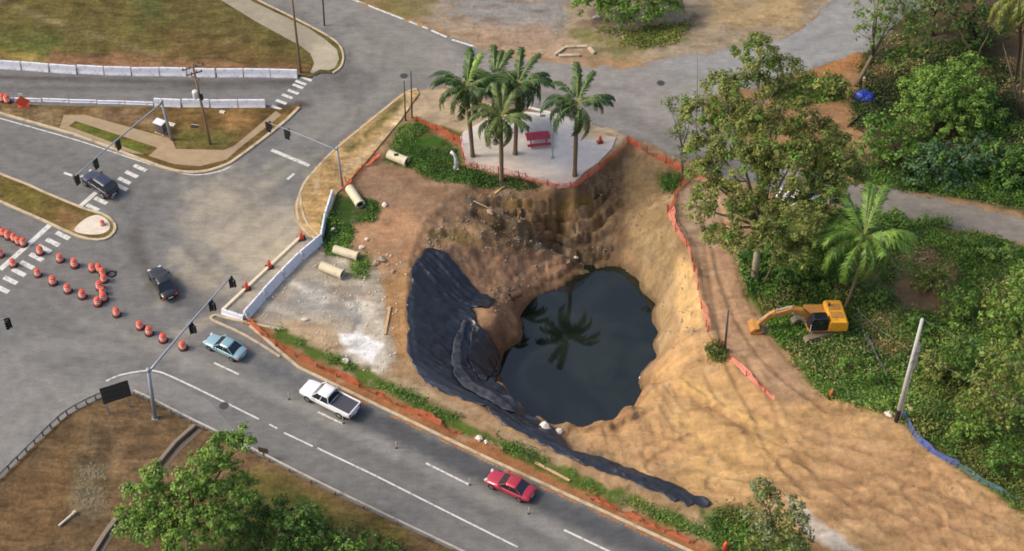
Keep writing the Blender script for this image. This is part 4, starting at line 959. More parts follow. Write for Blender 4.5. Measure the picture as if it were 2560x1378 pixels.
    mb.loft(secs); mb.build('roof', pm if roof_rgb is None else mat('roof_' + '_'.join(map(str, roof_rgb)), lin(roof_rgb, .8), .3, coat=.6, metal=.3), r, True)
    # lower closing of the cabin
    MB().box(((X[0] + X[3]) / 2, 0, belt - .02), (X[3] - X[0] - .1, wb_ * 1.9, .06)).build('cabin_sill', M_BLACK, r)
    if kind == 'pickup':
        bx0, bx1 = -hl + .10, X[0] - .06
        MB().box(((bx0 + bx1) / 2, 0, belt + .012), (bx1 - bx0, hw * 1.66, .05)).build('bed_floor', mat('bed_liner', (.05,.05,.06), .6), r)
        for s in (-1, 1): MB().box(((bx0 + bx1) / 2, s * hw * .90, belt + .06), (bx1 - bx0 + .08, .15, .16)).build('bed_side', pm, r, bevel=.03)
        MB().box((-hl + .06, 0, belt + .05), (.12, hw * 1.86, .18)).build('tailgate', pm, r, bevel=.03)
    wr = .33 if kind == 'sedan' else .40
    for fx in (hl * .62, -hl * .60):
        for s in (-1, 1):
            wq = MB(); wq.tube([(fx, s * (hw - .20), wr), (fx, s * (hw + .015), wr)], wr, 16); wo = wq.build('tyre', M_TYRE, r)
            MB().tube([(fx, s * (hw - .05), wr), (fx, s * (hw + .03), wr)], wr * .6, 12).build('rim', M_RIM, wo)
    for s in (-1, 1):
        MB().box((hl * .93, s * hw * .62, hood - .27), (.24, .36, .14), s * -.35).build('headlight', M_CHROME, r, bevel=.03)
        MB().box((-hl + .07, s * hw * .68, belt - .22), (.16, .36, .16), s * .25).build('tail_light', M_TAIL, r, bevel=.02)
        MB().box((X[3] - .30, s * (hw + .10), belt + .08), (.14, .22, .15)).build('mirror', pm, r, bevel=.03)
    MB().box((hl - .01, 0, .42), (.10, hw * 1.2, .22)).build('grille', M_BLACK, r, bevel=.02)
    MB().box((-hl + .0, 0, .55), (.06, .5, .13)).build('licence_plate', M_BAND, r)
    return r
vehicle('suv', (252,470), (213,440), (292,494), (58,58,78), 'dark blue SUV stopped on the upper crosswalk', 4.7, 1.85, 1.72, metallic=.3)
vehicle('sedan', (408,716), (384,672), (432,756), (48,44,44), 'dark sedan crossing the dusty intersection', 4.7, 1.8, 1.45, metallic=.3)
vehicle('sedan', (565,876), (522,856), (610,898), (150,186,196), 'pale teal sedan on the highway by the mast arm', 4.5, 1.75, 1.42)
vehicle('pickup', (825,1008), (765,978), (885,1040), (246,246,246), 'white pickup with dark load bed on the highway', 6.1, 2.05, 1.8, metallic=0)
vehicle('sedan', (1275,1222), (1216,1196), (1332,1250), (196,52,72), 'red sedan on the highway below the black liner', 4.7, 1.8, 1.42)
vehicle('suv', (1985,512), (1958,498), (2016,530), (232,232,236), 'white car half hidden under the big tree', 4.5, 1.8, 1.6, 'parked cars', 0, ground_z=1)

# ================================================================== CONCRETE PIPES
def pipe(a, b, rad, label, dark=True):
    A, B = G(*a), G(*b); A = A + Vector((0,0,rad*.92)); B = B + Vector((0,0,rad*.92)); c = (A + B) / 2; L = (B - A).length
    r = thing('concrete_pipe', label, 'concrete pipe', c, head(A, B), 'concrete pipes left about the site')
    n = 18; secs = []; inn = rad * .78
    mb = MB(); vs = []; fs = []
    ring = [(-L/2, rad), (L/2 - .22, rad), (L/2 - .2, rad * 1.1), (L/2, rad * 1.1), (L/2, inn), (-L/2, inn)]
    for x, q in ring:
        for j in range(n): t = 2 * math.pi * j / n; vs.append((x, q * math.cos(t), q * math.sin(t)))
    m = len(ring)
    for i in range(m):
        for j in range(n): fs.append((i*n+j, i*n+(j+1)%n, ((i+1)%m)*n+(j+1)%n, ((i+1)%m)*n+j))
    mb.add(vs, fs); o = mb.build('pipe_shell', M_PIPE, r)
    mb = MB(); mb.tube([(-L/2 + .02, 0, 0), (L/2 - .25, 0, 0)], inn * .99, n); mb.build('pipe_bore', M_DARKIN, r)
    return r
pipe((972,394), (1018,412), .52, 'cream concrete pipe with a dark mark lying by the green grass')
MB().box((-.1,-.1,.53), (.5,.35,.03), .6).build('dark_mark', M_DARKIN, [o for o in COL.objects if o.name.startswith('concrete_pipe')][-1])
pipe((874,478), (902,520), .50, 'cream concrete pipe by the orange netting and dark weeds')
pipe((836,630), (896,648), .46, 'cream concrete pipe right of the closure wall, upper of two')
pipe((804,672), (858,694), .50, 'cream concrete pipe right of the closure wall, lower of two')
pts = [G(1140,424) + Vector((0,0,.1)), G(1140,420) + Vector((0,0,1.4)), G(1140,420) + Vector((-.15,0,2.0)), G(1140,420) + Vector((-.5,.1,2.3))]
r = thing('white_bent_pipe', 'white bent pipe standing at the left end of the plaza netting', 'pipe', pts[0]); c = pts[0]
MB().tube([p - c for p in smoothline(pts, 3)] if False else [p - c for p in pts], [.16,.16,.17,.18], 10).build('pipe_bend', M_WHITE, r, True); MB().box((0,0,.05), (.6,.6,.2)).build('footing', M_PALEROCK, r)
r = thing('white_post', 'short white post below the white bent pipe', 'post', G(1141,420)); MB().lathe([(.18,0),(.18,.7),(.22,.75),(.2,.85)], 10).build('post_shaft', M_WHITE, r); MB().lathe([(.3,-.1),(.3,.06)], 10).build('post_foot', M_KERB, r)

# ================================================================== NETTING
def netting(line, label, h=1.1, m=M_NET, sag=.25, lean=0.0, step=.30, rows=5, bar=.06, post=True, postm=None, group='orange safety netting round the hole', name='safety_netting', cat='safety fence', fold=0.0, hbar=None, flat=False):
    P = densify([G(*p) for p in line], step); c = P[0].copy(); r = thing(name, label, cat, c, 0, group)
    n = len(P); H = []; Lx = []
    for i in range(n):
        f = fbm(np.array([i * .16]), np.array([line[0][0] * .01]), 77, 3)[0]
        H.append(max(.18, h * (1 - sag + sag * 1.6 * f))); g = fbm(np.array([i * .11]), np.array([line[0][1] * .013]), 78, 3)[0]; Lx.append(lean + fold * g)
    mb = MB()
    def pt(i, t):
        a = P[max(i-1,0)]; b = P[min(i+1,n-1)]; d = (b - a); s = Vector((-d.y, d.x, 0)).normalized() if d.length > 1e-6 else Vector((0,1,0))
        return P[i] - c + s * (Lx[i] * t + .07 * math.sin(i * 1.7) * t) + Vector((0, 0, .03 + H[i] * t))
    hb = (hbar or bar)
    for k in range(rows):
        t0 = k / (rows - 1) * (1 - hb / h); t1 = t0 + hb / h
        vs = [pt(i, t0) for i in range(n)] + [pt(i, t1) for i in range(n)]
        mb.add(vs, [(i, i+1, n+i+1, n+i) for i in range(n-1)])
    for i in range(n - 1):
        if solid_every and False: pass
        a0, a1 = pt(i, 0), pt(i, 1); b0, b1 = a0.lerp(pt(i+1, 0), bar / step), a1.lerp(pt(i+1, 1), bar / step); q = Vector((0,.006,0))
        mb.add([a0 + q, b0 + q, b1 + q, a1 + q], [(0,1,2,3)])
    mb.build('netting', m, r)
    if post:
        p0 = None
        for i in range(0, n, max(1, int(2.6 / step))):
            if p0 is None: p0 = MB().box((0,0,h * .55), (.09,.09,h * 1.15)).build('post', postm or M_REDOR, r); o = p0
            else: o = p0.copy(); COL.objects.link(o)
            o.location = P[i] - c; o.rotation_euler = (random.uniform(-.15,.15), random.uniform(-.15,.15), 0)
    return r
solid_every = 0
netting([(938,392),(905,425),(880,448),(842,478)], 'crumpled orange netting at the street corner beside the thin mast pole', .9, M_NET, .4, .5, fold=.8, bar=.09)
netting([(1152,362),(1160,395),(1168,424),(1240,436),(1312,452)], 'orange netting fence along the left front of the plaza', 1.2, M_NETP, .1)
netting([(1312,452),(1390,470),(1440,468),(1500,424)], 'pale faded netting sagging round the front of the plaza', .9, M_NETP, .2, bar=.09)
netting([(1500,424),(1540,392),(1572,358)], 'orange netting climbing from the plaza to the top of the bank', 1.0, M_NET, .3, fold=.5)
netting([(1572,356),(1606,376),(1640,396),(1706,430)], 'orange netting along the top of the hole below the side road', 1.05, M_NET, .3, fold=.9, bar=.09)
netting([(1702,452),(1690,480),(1668,532)], 'dark red netting bunched left of the grey bank top', .9, M_NETB, .4, .4, fold=.6, bar=.09)
netting([(1668,535),(1690,580),(1720,622),(1735,680)], 'pale orange netting along the upper right rim of the hole', 1.05, M_NETP, .25, lean=.25, fold=.7, bar=.09)
netting([(1735,680),(1748,750),(1768,830)], 'orange netting along the lower right rim of the hole', 1.1, M_NETP, .25, lean=.25, fold=.7)
netting([(1768,830),(1786,858),(1806,884)], 'short orange netting reaching the dark post above the weed clump', .8, M_NETP, .4, fold=.5)
netting([(1822,900),(1870,945),(1935,1002)], 'orange netting strip lying between sand and haul track', .7, M_NETP, .3, .4, fold=.9, bar=.09)
netting([(1730,446),(1762,458),(1800,478)], 'pink netting scrap left of the big tree', .7, M_NETP, .3, .3, fold=.5)
netting([(1040,306),(1090,326),(1150,360)], 'brownish netting strip along the grass left of the palms', .8, M_NETB, .3, .3, fold=.4, bar=.09)
netting([(618,806),(650,836),(690,868)], 'fallen orange netting at the foot of the closure wall', .55, M_NETB, .4, .5, fold=.6, bar=.09, postm=M_WOOD)
vl = [(690,868),(760,902),(850,946),(940,988),(1040,1036),(1150,1088)]
netting(vl[:4], 'muddy orange netting along the highway verge beside the pickup', .6, M_NETB, .5, .3, fold=.8, bar=.09, postm=M_WOOD)
netting(vl[3:], 'muddy orange netting along the highway verge past the pickup', .5, M_NETB, .5, .3, fold=.8, bar=.09, postm=M_WOOD)
netting([(1480,1250),(1600,1304),(1730,1362)], 'muddy netting along the highway verge beyond the red car', .45, M_NETB, .5, .3, fold=.8, bar=.09, postm=M_WOOD)
M_SILT = mat('blue_silt_cloth', lin((92,112,176), .7), .8, var=.15, scale=2, dirt=(lin((120,120,130), .6), 1, .55, .6)); M_SILT2 = mat('grey_silt_cloth', lin((104,108,122), .6), .85, var=.2, scale=2)
M_SILT3 = mat('green_silt_cloth', lin((92,130,132), .65), .85, var=.2, scale=2)
def silt(line, label, m, h=.75):
    P = densify([G(*p) for p in line], .5); c = P[0].copy(); r = thing('silt_fence', label, 'silt fence', c, 0, 'silt fences along the weeds'); n = len(P); mb = MB()
    hs = [h * (.85 + .35 * random.random() * .6) for _ in P]; th = Vector((.04, .02, 0))
    vs = [p - c + Vector((.05 * math.sin(i), .05 * math.cos(i * 1.3), -.1)) for i, p in enumerate(P)] + [p - c + Vector((.16 + .08 * math.sin(i * 1.1), .05, hs[i])) for i, p in enumerate(P)]
    vs += [Vector(v) + th for v in vs]
    fs = [(i, i+1, n+i+1, n+i) for i in range(n-1)] + [(2*n+i, 2*n+i+1, 3*n+i+1, 3*n+i) for i in range(n-1)] + [(n+i, n+i+1, 3*n+i+1, 3*n+i) for i in range(n-1)]
    mb.add(vs, fs); mb.build('cloth', m, r); p0 = None
    for i in range(0, n, 4):
        if p0 is None: p0 = MB().box((0,0,h*.5), (.07,.07,h*1.5)).build('stake', M_WOOD, r); o = p0
        else: o = p0.copy(); COL.objects.link(o)
        o.location = P[i] - c + Vector((-.06,-.08,0))
silt([(2252,1040),(2272,1075),(2296,1108),(2330,1136),(2390,1168)], 'blue silt fence bending from the concrete pole along the weeds', M_SILT)
silt([(2390,1168),(2460,1212),(2530,1252),(2620,1292)], 'greenish silt fence running out at the right edge below the weeds', M_SILT3, .65)
silt([(2134,800),(2160,850),(2190,905),(2225,980)], 'grey blue silt fence sagging through weeds behind the excavator', M_SILT2, .7)
silt([(2068,640),(2096,690),(2112,735)], 'short grey blue silt fence in weeds below the coconut palm', M_SILT2, .5)
r = thing('blue_tarpaulin', 'crumpled blue tarpaulin heap between trees at the upper right', 'tarpaulin', G(2160, 248))
bm = bmesh.new(); bmesh.ops.create_icosphere(bm, subdivisions=4, radius=1)
for v in bm.verts:
    q = 1 + .35 * float(fbm(np.array([v.co.x * 1.7 + 3]), np.array([v.co.y * 1.7 + v.co.z]), 91, 3)[0]); v.co = Vector((v.co.x * 1.2 * q, v.co.y * .95 * q, max(-.05, v.co.z * .95 * q)))
me = bpy.data.meshes.new('tarp'); bm.to_mesh(me); bm.free(); link('tarp_cloth', me, mat('blue_tarp', lin((44,64,170), .75), .45, var=.2, scale=3), r, False)
MB().tube([(-.3,.2,.5),(-.4,.3,2.8)], .04, 6).build('prop_pole', M_WOOD, r); MB().box((-.4,.3,2.85), (.2,.15,.2)).build('pole_cap', M_BAND, r)
silt([(2118,318),(2150,292)], 'short bluish silt fence scrap below the blue tarpaulin', M_SILT2, .5)

# ================================================================== PLASTIC LINER
LIN = [(1030,680),(1048,650),(1072,618),(1120,640),(1160,690),(1200,735),(1235,752),(1225,772),(1180,770),(1200,815),(1240,885),(1254,918),(1236,955),(1262,985),(1300,1018),(1345,1052),(1400,1090),(1430,1130),(1520,1152),(1640,1194),(1700,1220),(1738,1238),(1752,1240),(1776,1262),(1752,1268),(1738,1262),(1722,1272),(1704,1252),(1680,1258),(1660,1238),(1600,1216),(1520,1184),(1440,1158),(1390,1130),(1320,1095),(1260,1062),(1215,1020),(1140,992),(1080,972),(1042,942),(1022,880),(1018,800),(1022,730)]
def drape(name, outline, m, parent, lift, step=.17, crease=.05, seed=5, layers=None, org=None, thick=.015):
    ow = [G(*p) for p in outline]; out = [(p.x, p.y) for p in densify(ow + ow[:1], .4)[:-1]]
    out = [(x + .5 * float(vn(np.array([x * 1.1]), np.array([y * 1.1]), 3)), y + .5 * float(vn(np.array([x * 1.5]), np.array([y * 1.5]), 4))) for x, y in out]
    gp = in_grid(out, step); vs = [Vector(p) for p in out] + [Vector(p) for p in gp]
    rr = delaunay_2d_cdt(vs, [], [list(range(len(out)))], 1, 1e-5); V = np.array([(v.x, v.y) for v in rr[0]])
    Z = Zn(V[:, 0], V[:, 1])
    for dx, dy in ((.3,0),(-.3,0),(0,.3),(0,-.3),(.6,.2),(-.6,-.2),(.2,-.6),(-.2,.6)): Z = np.maximum(Z, Zn(V[:, 0] + dx, V[:, 1] + dy) - .16)
    a = V[:, 0] * .8 + V[:, 1] * .6
    cre = np.abs(vn(a * .9 + 1.2 * vn(V[:, 0] * .3, V[:, 1] * .3, seed), V[:, 0] * .10 - V[:, 1] * .12, seed + 1)) ** .7
    cc = V[:, 0] * .52 + V[:, 1] * .85 + 1.1 * vn(V[:, 0] * .22, V[:, 1] * .22, seed + 7) * 2
    def pleat(f, wd, s_): q = np.abs(((cc * f + .6 * vn(V[:, 0] * .35, V[:, 1] * .35, s_)) % 1) - .5) * 2; return np.clip(1 - q / wd, 0, 1) * np.clip(.55 + 1.6 * vn(V[:, 0] * .18, V[:, 1] * .18, s_ + 1), 0, 1)
    Z = Z + lift + crease * (2.0 * pleat(.42, .30, seed + 21) + 1.2 * pleat(1.05, .35, seed + 31)) + crease * .5 * fbm(V[:, 0] * .9, V[:, 1] * .9, seed + 2, 4)
    org = org or Vector((0, 0, 0))
    me = bpy.data.meshes.new(name); me.from_pydata([(V[i, 0] - org.x, V[i, 1] - org.y, Z[i] - org.z) for i in range(len(V))], [], [f for f in rr[2]]); me.update()
    o = link(name, me, m, parent, True); s = o.modifiers.new('t', 'SOLIDIFY'); s.thickness = thick; s.offset = 1
    return o
M_LINER = mat('black_liner', (.022,.026,.036), .38, var=.3, scale=.8, bump=.05, dirt=(lin((70,72,80), .5), .5, .56, .35))
M_FLAP = mat('grey_geotextile', lin((92,94,100), .6), .8, var=.3, scale=2.5, bump=.02)
lo_ = G(1100, 800); r = thing('pond_liner', 'large black plastic liner spread down the left bank of the hole', 'plastic liner', lo_)
drape('liner_sheet', LIN, M_LINER, r, .07, crease=.13, org=lo_)
drape('grey_flap', [(1172,805),(1160,840),(1150,900),(1160,940),(1200,975),(1250,1000),(1290,1040),(1260,1035),(1215,1005),(1160,975),(1136,950),(1130,900),(1140,840),(1155,805)], M_FLAP, r, .30, .17, .07, 15, org=lo_)
drape('dark_fold', [(1185,820),(1215,865),(1245,915),(1236,950),(1215,960),(1185,935),(1172,900),(1174,850)], mat('dark_liner', (.016,.017,.022), .5, var=.2), r, .24, .17, .10, 25, org=lo_)
e = [G(*p) + Vector((0,0,.32)) - lo_ for p in densify([(1184,806,0),(1210,840,0),(1232,878,0),(1254,918,0)], 6)] if False else [G(*p) + Vector((0,0,.32)) - lo_ for p in [(1182,806),(1196,824),(1210,843),(1222,862),(1234,882),(1250,914)]]
MB().tube(e, [.10,.12,.13,.12,.11,.08], 8).build('rolled_edge', mat('pale_roll', lin((176,170,158), .7), .6, var=.15), r, True)
r2 = thing('buried_drain_pipe', 'dark round drain mouth poking out of the soil beside the water', 'drain pipe', G(1283, 748) + Vector((0,0,.1)), R(-60))
MB().tube([(0,.9,.35),(0,-.35,.45)], .42, 14, False).build('pipe_shell', mat('rusty_pipe', lin((120,92,72), .6), .9), r2); MB().tube([(0,.6,.35),(0,-.2,.44)], .36, 14).build('pipe_bore', M_DARKIN, r2)

# ================================================================== EXCAVATOR
M_YEL = mat('machine_yellow', lin((236,168,44), .85), .45, var=.1, scale=2, dirt=(lin((170,120,60), .6), 1.5, .52, .6))
M_TRK = mat('track_steel', lin((150,134,110), .6), .8, var=.25, scale=5)
M_MUDDY = mat('muddy_yellow', lin((200,140,60), .7), .7, var=.25, scale=2, dirt=(lin((176,132,96), .7), 1.5, .48, .8))
c = G(2040, 824); c.z += .02; r = thing('excavator', 'yellow tracked excavator with black cab parked in the weeds', 'excavator', c, head(W(2090,814), W(1984,844))); r.scale = (.93, 1.08, 1.05)
for s in (-1, 1):
    prof = [(-2.3,.45),(-2.15,.12),(-1.8,0),(1.8,0),(2.15,.12),(2.3,.45),(2.1,.78),(1.75,.88),(-1.75,.88),(-2.1,.78)]
    mb = MB(); mb.extr(prof, s * 1.25 - .3, s * 1.25 + .3); tr = mb.build('track', M_TRK, r)
    mb = MB()
    for k in range(16): mb.box((-1.85 + k * .247, s * 1.25, .90), (.12, .62, .06))
    tag(mb.build('track_shoes', M_TRK, tr), kind='stuff')
    MB().tube([(-1.8, s * 1.25 + s * .31, .45), (-1.8, s * 1.25 + s * .33, .45)], .36, 12).build('sprocket', M_MUDDY, tr)
MB().box((0,0,.7), (2.2,2.0,.6)).build('undercarriage', M_TRK, r); MB().lathe([(.75,.9),(.75,1.2)], 16).build('slew_ring', M_BLACK, r)
hm = bpy.data.objects.new('house', None)
mb = MB(); mb.extr([(-2.6,1.25),(-2.75,1.5),(-2.7,2.35),(-2.5,2.55),(-.9,2.6),(-.7,2.4),(-.7,1.25)], -1.4, 1.4); mb.build('engine_hood', M_YEL, r, bevel=.10)
MB().box((.3,-.75,1.65), (2.0,1.2,.8)).build('side_tank', M_MUDDY, r, bevel=.06); MB().box((.2,0,1.32), (2.4,2.7,.18)).build('deck', M_MUDDY, r)
for q in ((-1.6,.5),(-1.6,-.5)): MB().box((q[0],q[1],2.62), (1.2,.7,.06)).build('hood_panel', M_MUDDY, r, bevel=.02)
MB().tube([(-1.1,-.6,2.55),(-1.1,-.6,3.05)], .08, 8).build('exhaust', M_BLACK, r)
mb = MB(); mb.extr([(-.55,1.35),(1.25,1.35),(1.45,2.0),(1.05,3.0),(-.35,3.05),(-.55,2.9)], .48, 1.38); cab = mb.build('cab', M_BLACK, r, bevel=.08)
MB().add([(1.44,.56,1.75),(1.47,1.30,1.75),(1.12,1.26,2.92),(1.10,.60,2.92)], [(0,1,2,3)]).build('cab_window', M_GLASS, cab)
MB().add([(-.35,1.392,1.9),(1.2,1.392,1.9),(.95,1.392,2.85),(-.35,1.392,2.85)], [(0,1,2,3)]).build('cab_window', M_GLASS, cab)
MB().box((.35,.93,3.04), (1.0,.7,.06)).build('cab_roof_hatch', M_GLASS, cab)
MB().tube([(1.2,1.25,1.5),(1.25,1.5,1.5),(1.25,1.5,2.4)], .035, 6).build('handrail', M_BAND, r)
def arm(pts, w0, hs, name, m):
    mb = MB(); secs = []
    for i, p in enumerate(pts):
        a = Vector(pts[max(i-1,0)]); b = Vector(pts[min(i+1,len(pts)-1)]); t = (b - a).normalized(); nn = Vector((-t.z, 0, t.x)); h = hs[i] / 2; P_ = Vector(p)
        secs.append([P_ + nn * h + Vector((0,-w0,0)), P_ + nn * h + Vector((0,w0,0)), P_ - nn * h + Vector((0,w0,0)), P_ - nn * h + Vector((0,-w0,0))])
    mb.loft(secs); return mb.build(name, m, r, bevel=.03)
arm([(.9,-.1,1.7),(1.9,-.1,2.5),(3.0,-.1,2.75),(4.9,-.1,2.2)], .24, [.5,.75,.75,.4], 'boom', M_MUDDY)
arm([(5.3,-.1,2.45),(4.7,-.1,2.0),(3.5,-.1,.95)] if False else [(4.6,-.1,2.55),(5.1,-.1,2.1),(6.3,-.1,.75)], .19, [.35,.5,.3], 'stick', M_MUDDY)
for s in (-1, 1): MB().tube([(1.5, -.1 + s * .42, 1.55), (2.9, -.1 + s * .36, 2.7)], [.10,.07], 8).build('boom_ram', M_GALV, r)
MB().tube([(2.9,-.1,3.15),(4.6,-.1,2.75)], [.10,.07], 8).build('stick_ram', M_GALV, r); MB().tube([(5.0,-.1,2.45),(6.2,-.1,1.25)], [.08,.05], 8).build('bucket_ram', M_GALV, r)
mb = MB(); mb.extr([(6.2,.95),(6.75,.85),(7.15,.45),(7.1,.05),(6.7,-.02),(6.0,.10),(5.75,.45),(6.0,.40),(6.5,.35),(6.6,.55),(6.2,.75)], -.75, .6); bk = mb.build('bucket', M_MUDDY, r, bevel=.02)
for k in range(5): MB().box((5.72, -.65 + k * .29, .42), (.28,.09,.07)).build('tooth', M_GALV, bk)

SLEW = R(-16)
for o in kids(r):
    if o.name.split('.')[0] not in ('track','undercarriage','slew_ring'): o.rotation_euler = (0, 0, SLEW)
# ================================================================== ROCKS, BLOCKS, TIMBER
def boulder(px, py, s, label, m=M_ROCK, name='boulder', cat='rock', grp=None, seed=0, sq=(1, .8, .6)):
    bm = bmesh.new(); bmesh.ops.create_icosphere(bm, subdivisions=2, radius=1); rr = random.Random(seed + int(px * 7 + py))
    o = [rr.uniform(0, 50) for _ in range(3)]
    for v in bm.verts:
        q = .9 + .9 * float(vn(np.array([v.co.x * 1.9 + o[0]]), np.array([v.co.y * 1.9 + v.co.z * 1.6 + o[1]]), 7)); v.co = Vector((v.co.x * s * q * sq[0], v.co.y * s * q * sq[1], v.co.z * s * q * sq[2]))
    me = bpy.data.meshes.new(name); bm.to_mesh(me); bm.free(); ob = link(name, me, m); ob.location = G(px, py) + Vector((0,0,s * .25)); ob.rotation_euler = (0,0,rr.uniform(0,6)); tag(ob, label, cat, grp); return ob
boulder(1362,1072,.55,'squarish white rubble block on the near lip of the hole', M_PALEROCK, 'rubble_block', 'block', sq=(1,.9,.8)); boulder(1398,1082,.45,'flat pale rubble block right of the squarish white one', M_PALEROCK, 'rubble_block', 'block')
boulder(862,904,.42,'white block on the verge below the white spill', M_PALEROCK, 'rubble_block', 'block'); boulder(1197,1099,.38,'white lump in the muddy verge above the highway', M_PALEROCK, 'rubble_block', 'block')
boulder(1216,1106,.25,'small pale lump right of the white verge lump', M_PALEROCK, 'rubble_block', 'block')
boulder(2275,1024,.75,'large pale boulder behind the foot of the concrete pole', mat('tan_rock', lin((214,190,150), .7), .9, var=.12, scale=2, bump=.03)); boulder(2222,1036,.45,'pale stone left of the concrete pole foot', M_PALEROCK)
boulder(1225,540,.4,'pale grey stone in the gully below the plaza', M_ROCK, sq=(1.3,.7,.5)); boulder(962,514,.35,'white stone at the right end of the dark weeds', M_PALEROCK)
boulder(1152,762,.3,'small white stone at the inner edge of the black liner', M_PALEROCK) if False else None
boulder(1420,655,.4,'brownish stone above the far water edge, left', M_ROCK); boulder(1520,677,.32,'small white stone at the far water edge', M_PALEROCK); boulder(1440,632,.24,'small pale stone on the far bank above the water', M_PALEROCK)
boulder(940,660,.45,'reddish stone heap lump right of the upper pipe', M_ROCK); boulder(956,650,.5,'brown boulder leaning on the reddish one', M_ROCK); boulder(916,600,.3,'small pale stone on the reddish soil', M_PALEROCK); boulder(905,620,.34,'pale stone above the upper closure pipe', M_PALEROCK)
boulder(832,578,.36,'pale stone among weeds at the street corner barrier', M_PALEROCK); boulder(762,800,.3,'pale chunk on the tan dirt above the verge', M_PALEROCK, sq=(1.6,.7,.5)); boulder(983,680,.3,'pink stone on the soil left of the liner top', M_ROCK)
boulder(1490,45,.4,'white stone in front of the leafy bush at the top', M_PALEROCK, sq=(1.5,.6,.5))
def log(a, b, rad, label, m, name='timber_plank', cat='plank', box=True, lift=.12):
    A, B = G(*a), G(*b); c = (A + B) / 2 + Vector((0,0,lift)); r = thing(name, label, cat, c, head(A, B)); L = (B - A).length; sl_ = math.atan2(B.z - A.z, L)
    if box:
        MB().box((0,0,0), (L, rad * 2, rad), ry=-sl_).build('plank_body', m, r); MB().box((L * .3,0,rad * .6), (.12, rad * 2.1, .05), ry=-sl_).build('cleat', m, r)
    else: MB().tube([(-L/2,0,(A.z-B.z)/2),(0,.08,0),(L/2,0,(B.z-A.z)/2)], [rad, rad * .85, rad * .6], 8).build('log_shaft', m, r, True)
log((1338,1158),(1424,1204), .12, 'long pale plank lying on the highway verge', M_PALEWOOD); log((975,768),(962,838), .12, 'thin upright-lying plank beside the white spill', M_PALEWOOD)
log((1238,486),(1266,466), .14, 'short pale log below the plaza netting', M_PALEWOOD, 'log', 'log', False)
log((1185,505),(1270,548), .10, 'grey fallen log across the gully', M_WOOD, 'log', 'log', False); log((1345,598),(1400,612), .10, 'short dark log lying on the ledge of the far bank', mat('wet_wood', lin((92,74,56), .6), .9, var=.2), 'log', 'log', False)
for pl in [[(1385,132),(1420,118),(1470,122),(1485,138)]]:
    r = thing('broken_kerb', 'broken pale kerb pieces at the dirt lot entrance', 'rubble', G(1430,134)); c = G(1430,134)
    for (a, b) in [((1386,140),(1410,122)),((1412,120),(1470,118)),((1472,120),(1486,136)),((1396,142),(1450,140))]:
        A, B = G(*a), G(*b); m_ = (A + B) / 2 - c; MB().box((m_.x, m_.y, .16), ((B - A).length - .05, .38, .3), head(A, B)).build('kerb_piece', M_KERB, r, bevel=.03)
# red picnic table
M_RED = mat('red_paint', lin((172,44,66), .75), .55, var=.15, dirt=(lin((120,60,64), .6), 2, .5, .5)); c = G(1345, 356)
r = thing('picnic_table', 'red picnic table with benches on the plaza', 'picnic table', c, R(8)); r.scale = (1.15, 1.15, 1.15)
for y in (-.36,-.12,.12,.36): MB().box((0,y,.78), (2.3,.21,.06)).build('tabletop_plank', M_RED, r)
for y in (-.85,.85): MB().box((0,y,.45), (2.3,.34,.06)).build('bench', M_RED, r)
for x in (-.75,.75):
    MB().box((x,0,.38), (.1,1.9,.09)).build('crossbar', M_RED, r)
    for s in (-1,1): MB().tube([(x,s*.78,0),(x,s*.28,.76)], .05, 6).build('leg', M_RED, r)
r = thing('floating_bottle', 'white scrap floating on the water at the right shore', 'litter', W(1606, 948, -7.97), R(-30)); MB().tube([(-.35,0,.06),(.1,0,.1),(.3,.1,.08)], [.1,.14,.05], 8).build('bottle_body', M_WHITE, r, True); MB().tube([(.28,.1,.08),(.4,.12,.08)], .05, 6).build('bottle_cap', M_BAND, r)
# loose stones nobody could count
def pebbles(name, poly, n, s0, s1, m, seed):
    g = np.random.default_rng(seed); P = np.array([(p.x, p.y) for p in [G(*q) for q in poly]]); V = []; Fq = []; k = 0
    base = np.array([(1,0,0),(-1,0,0),(0,1,0),(0,-1,0),(0,0,1),(0,0,-.6)]); tri_ = np.array([(0,2,4),(2,1,4),(1,3,4),(3,0,4),(2,0,5),(1,2,5),(3,1,5),(0,3,5)])
    X = g.uniform(P[:,0].min(), P[:,0].max(), n * 4); Y = g.uniform(P[:,1].min(), P[:,1].max(), n * 4); d = sdist(X, Y, P); cl = fbm(X * .3, Y * .3, seed, 3)
    ok = np.where((d < 0) & (cl > -.15))[0][:n]; Z = Zn(X, Y)
    for i in ok:
        s = s0 + (s1 - s0) * g.random() ** 3; a = g.random() * 6.28; b = base * g.uniform(.6, 1.3, (6, 3)) * s; c_, s_ = math.cos(a), math.sin(a)
        V.append(np.stack([X[i] + b[:,0] * c_ - b[:,1] * s_, Y[i] + b[:,0] * s_ + b[:,1] * c_, Z[i] + b[:,2] * .8 + s * .2], -1)); Fq.append(tri_ + k); k += 6
    if V: tag(link(name, npmesh(name, np.concatenate(V), np.concatenate(Fq)), m), kind='stuff')
pebbles('loose_stones', [(1160,480),(1400,480),(1560,380),(1700,440),(1720,640),(1740,840),(1650,920),(1640,740),(1500,640),(1330,720),(1250,800),(1180,720),(1060,610)], 1500, .05, .20, M_ROCK, 3)
pebbles('sand_clods', [(1640,900),(1780,840),(2060,985),(2300,1130),(2560,1290),(2600,1378),(1900,1378),(1760,1250),(1500,1150),(1420,1070)], 1500, .03, .10, mat('sand_clod', lin((212,168,116), .72), .95, var=.2, scale=3), 4)
pebbles('slab_rubble', [(640,800),(740,660),(900,620),(1020,640),(1030,900),(960,950),(760,860)], 450, .04, .16, M_PALEROCK, 5)
pebbles('lot_gravel', [(1000,20),(1400,10),(1990,10),(1940,100),(1700,140),(1250,130)], 350, .04, .13, M_ROCK, 6)
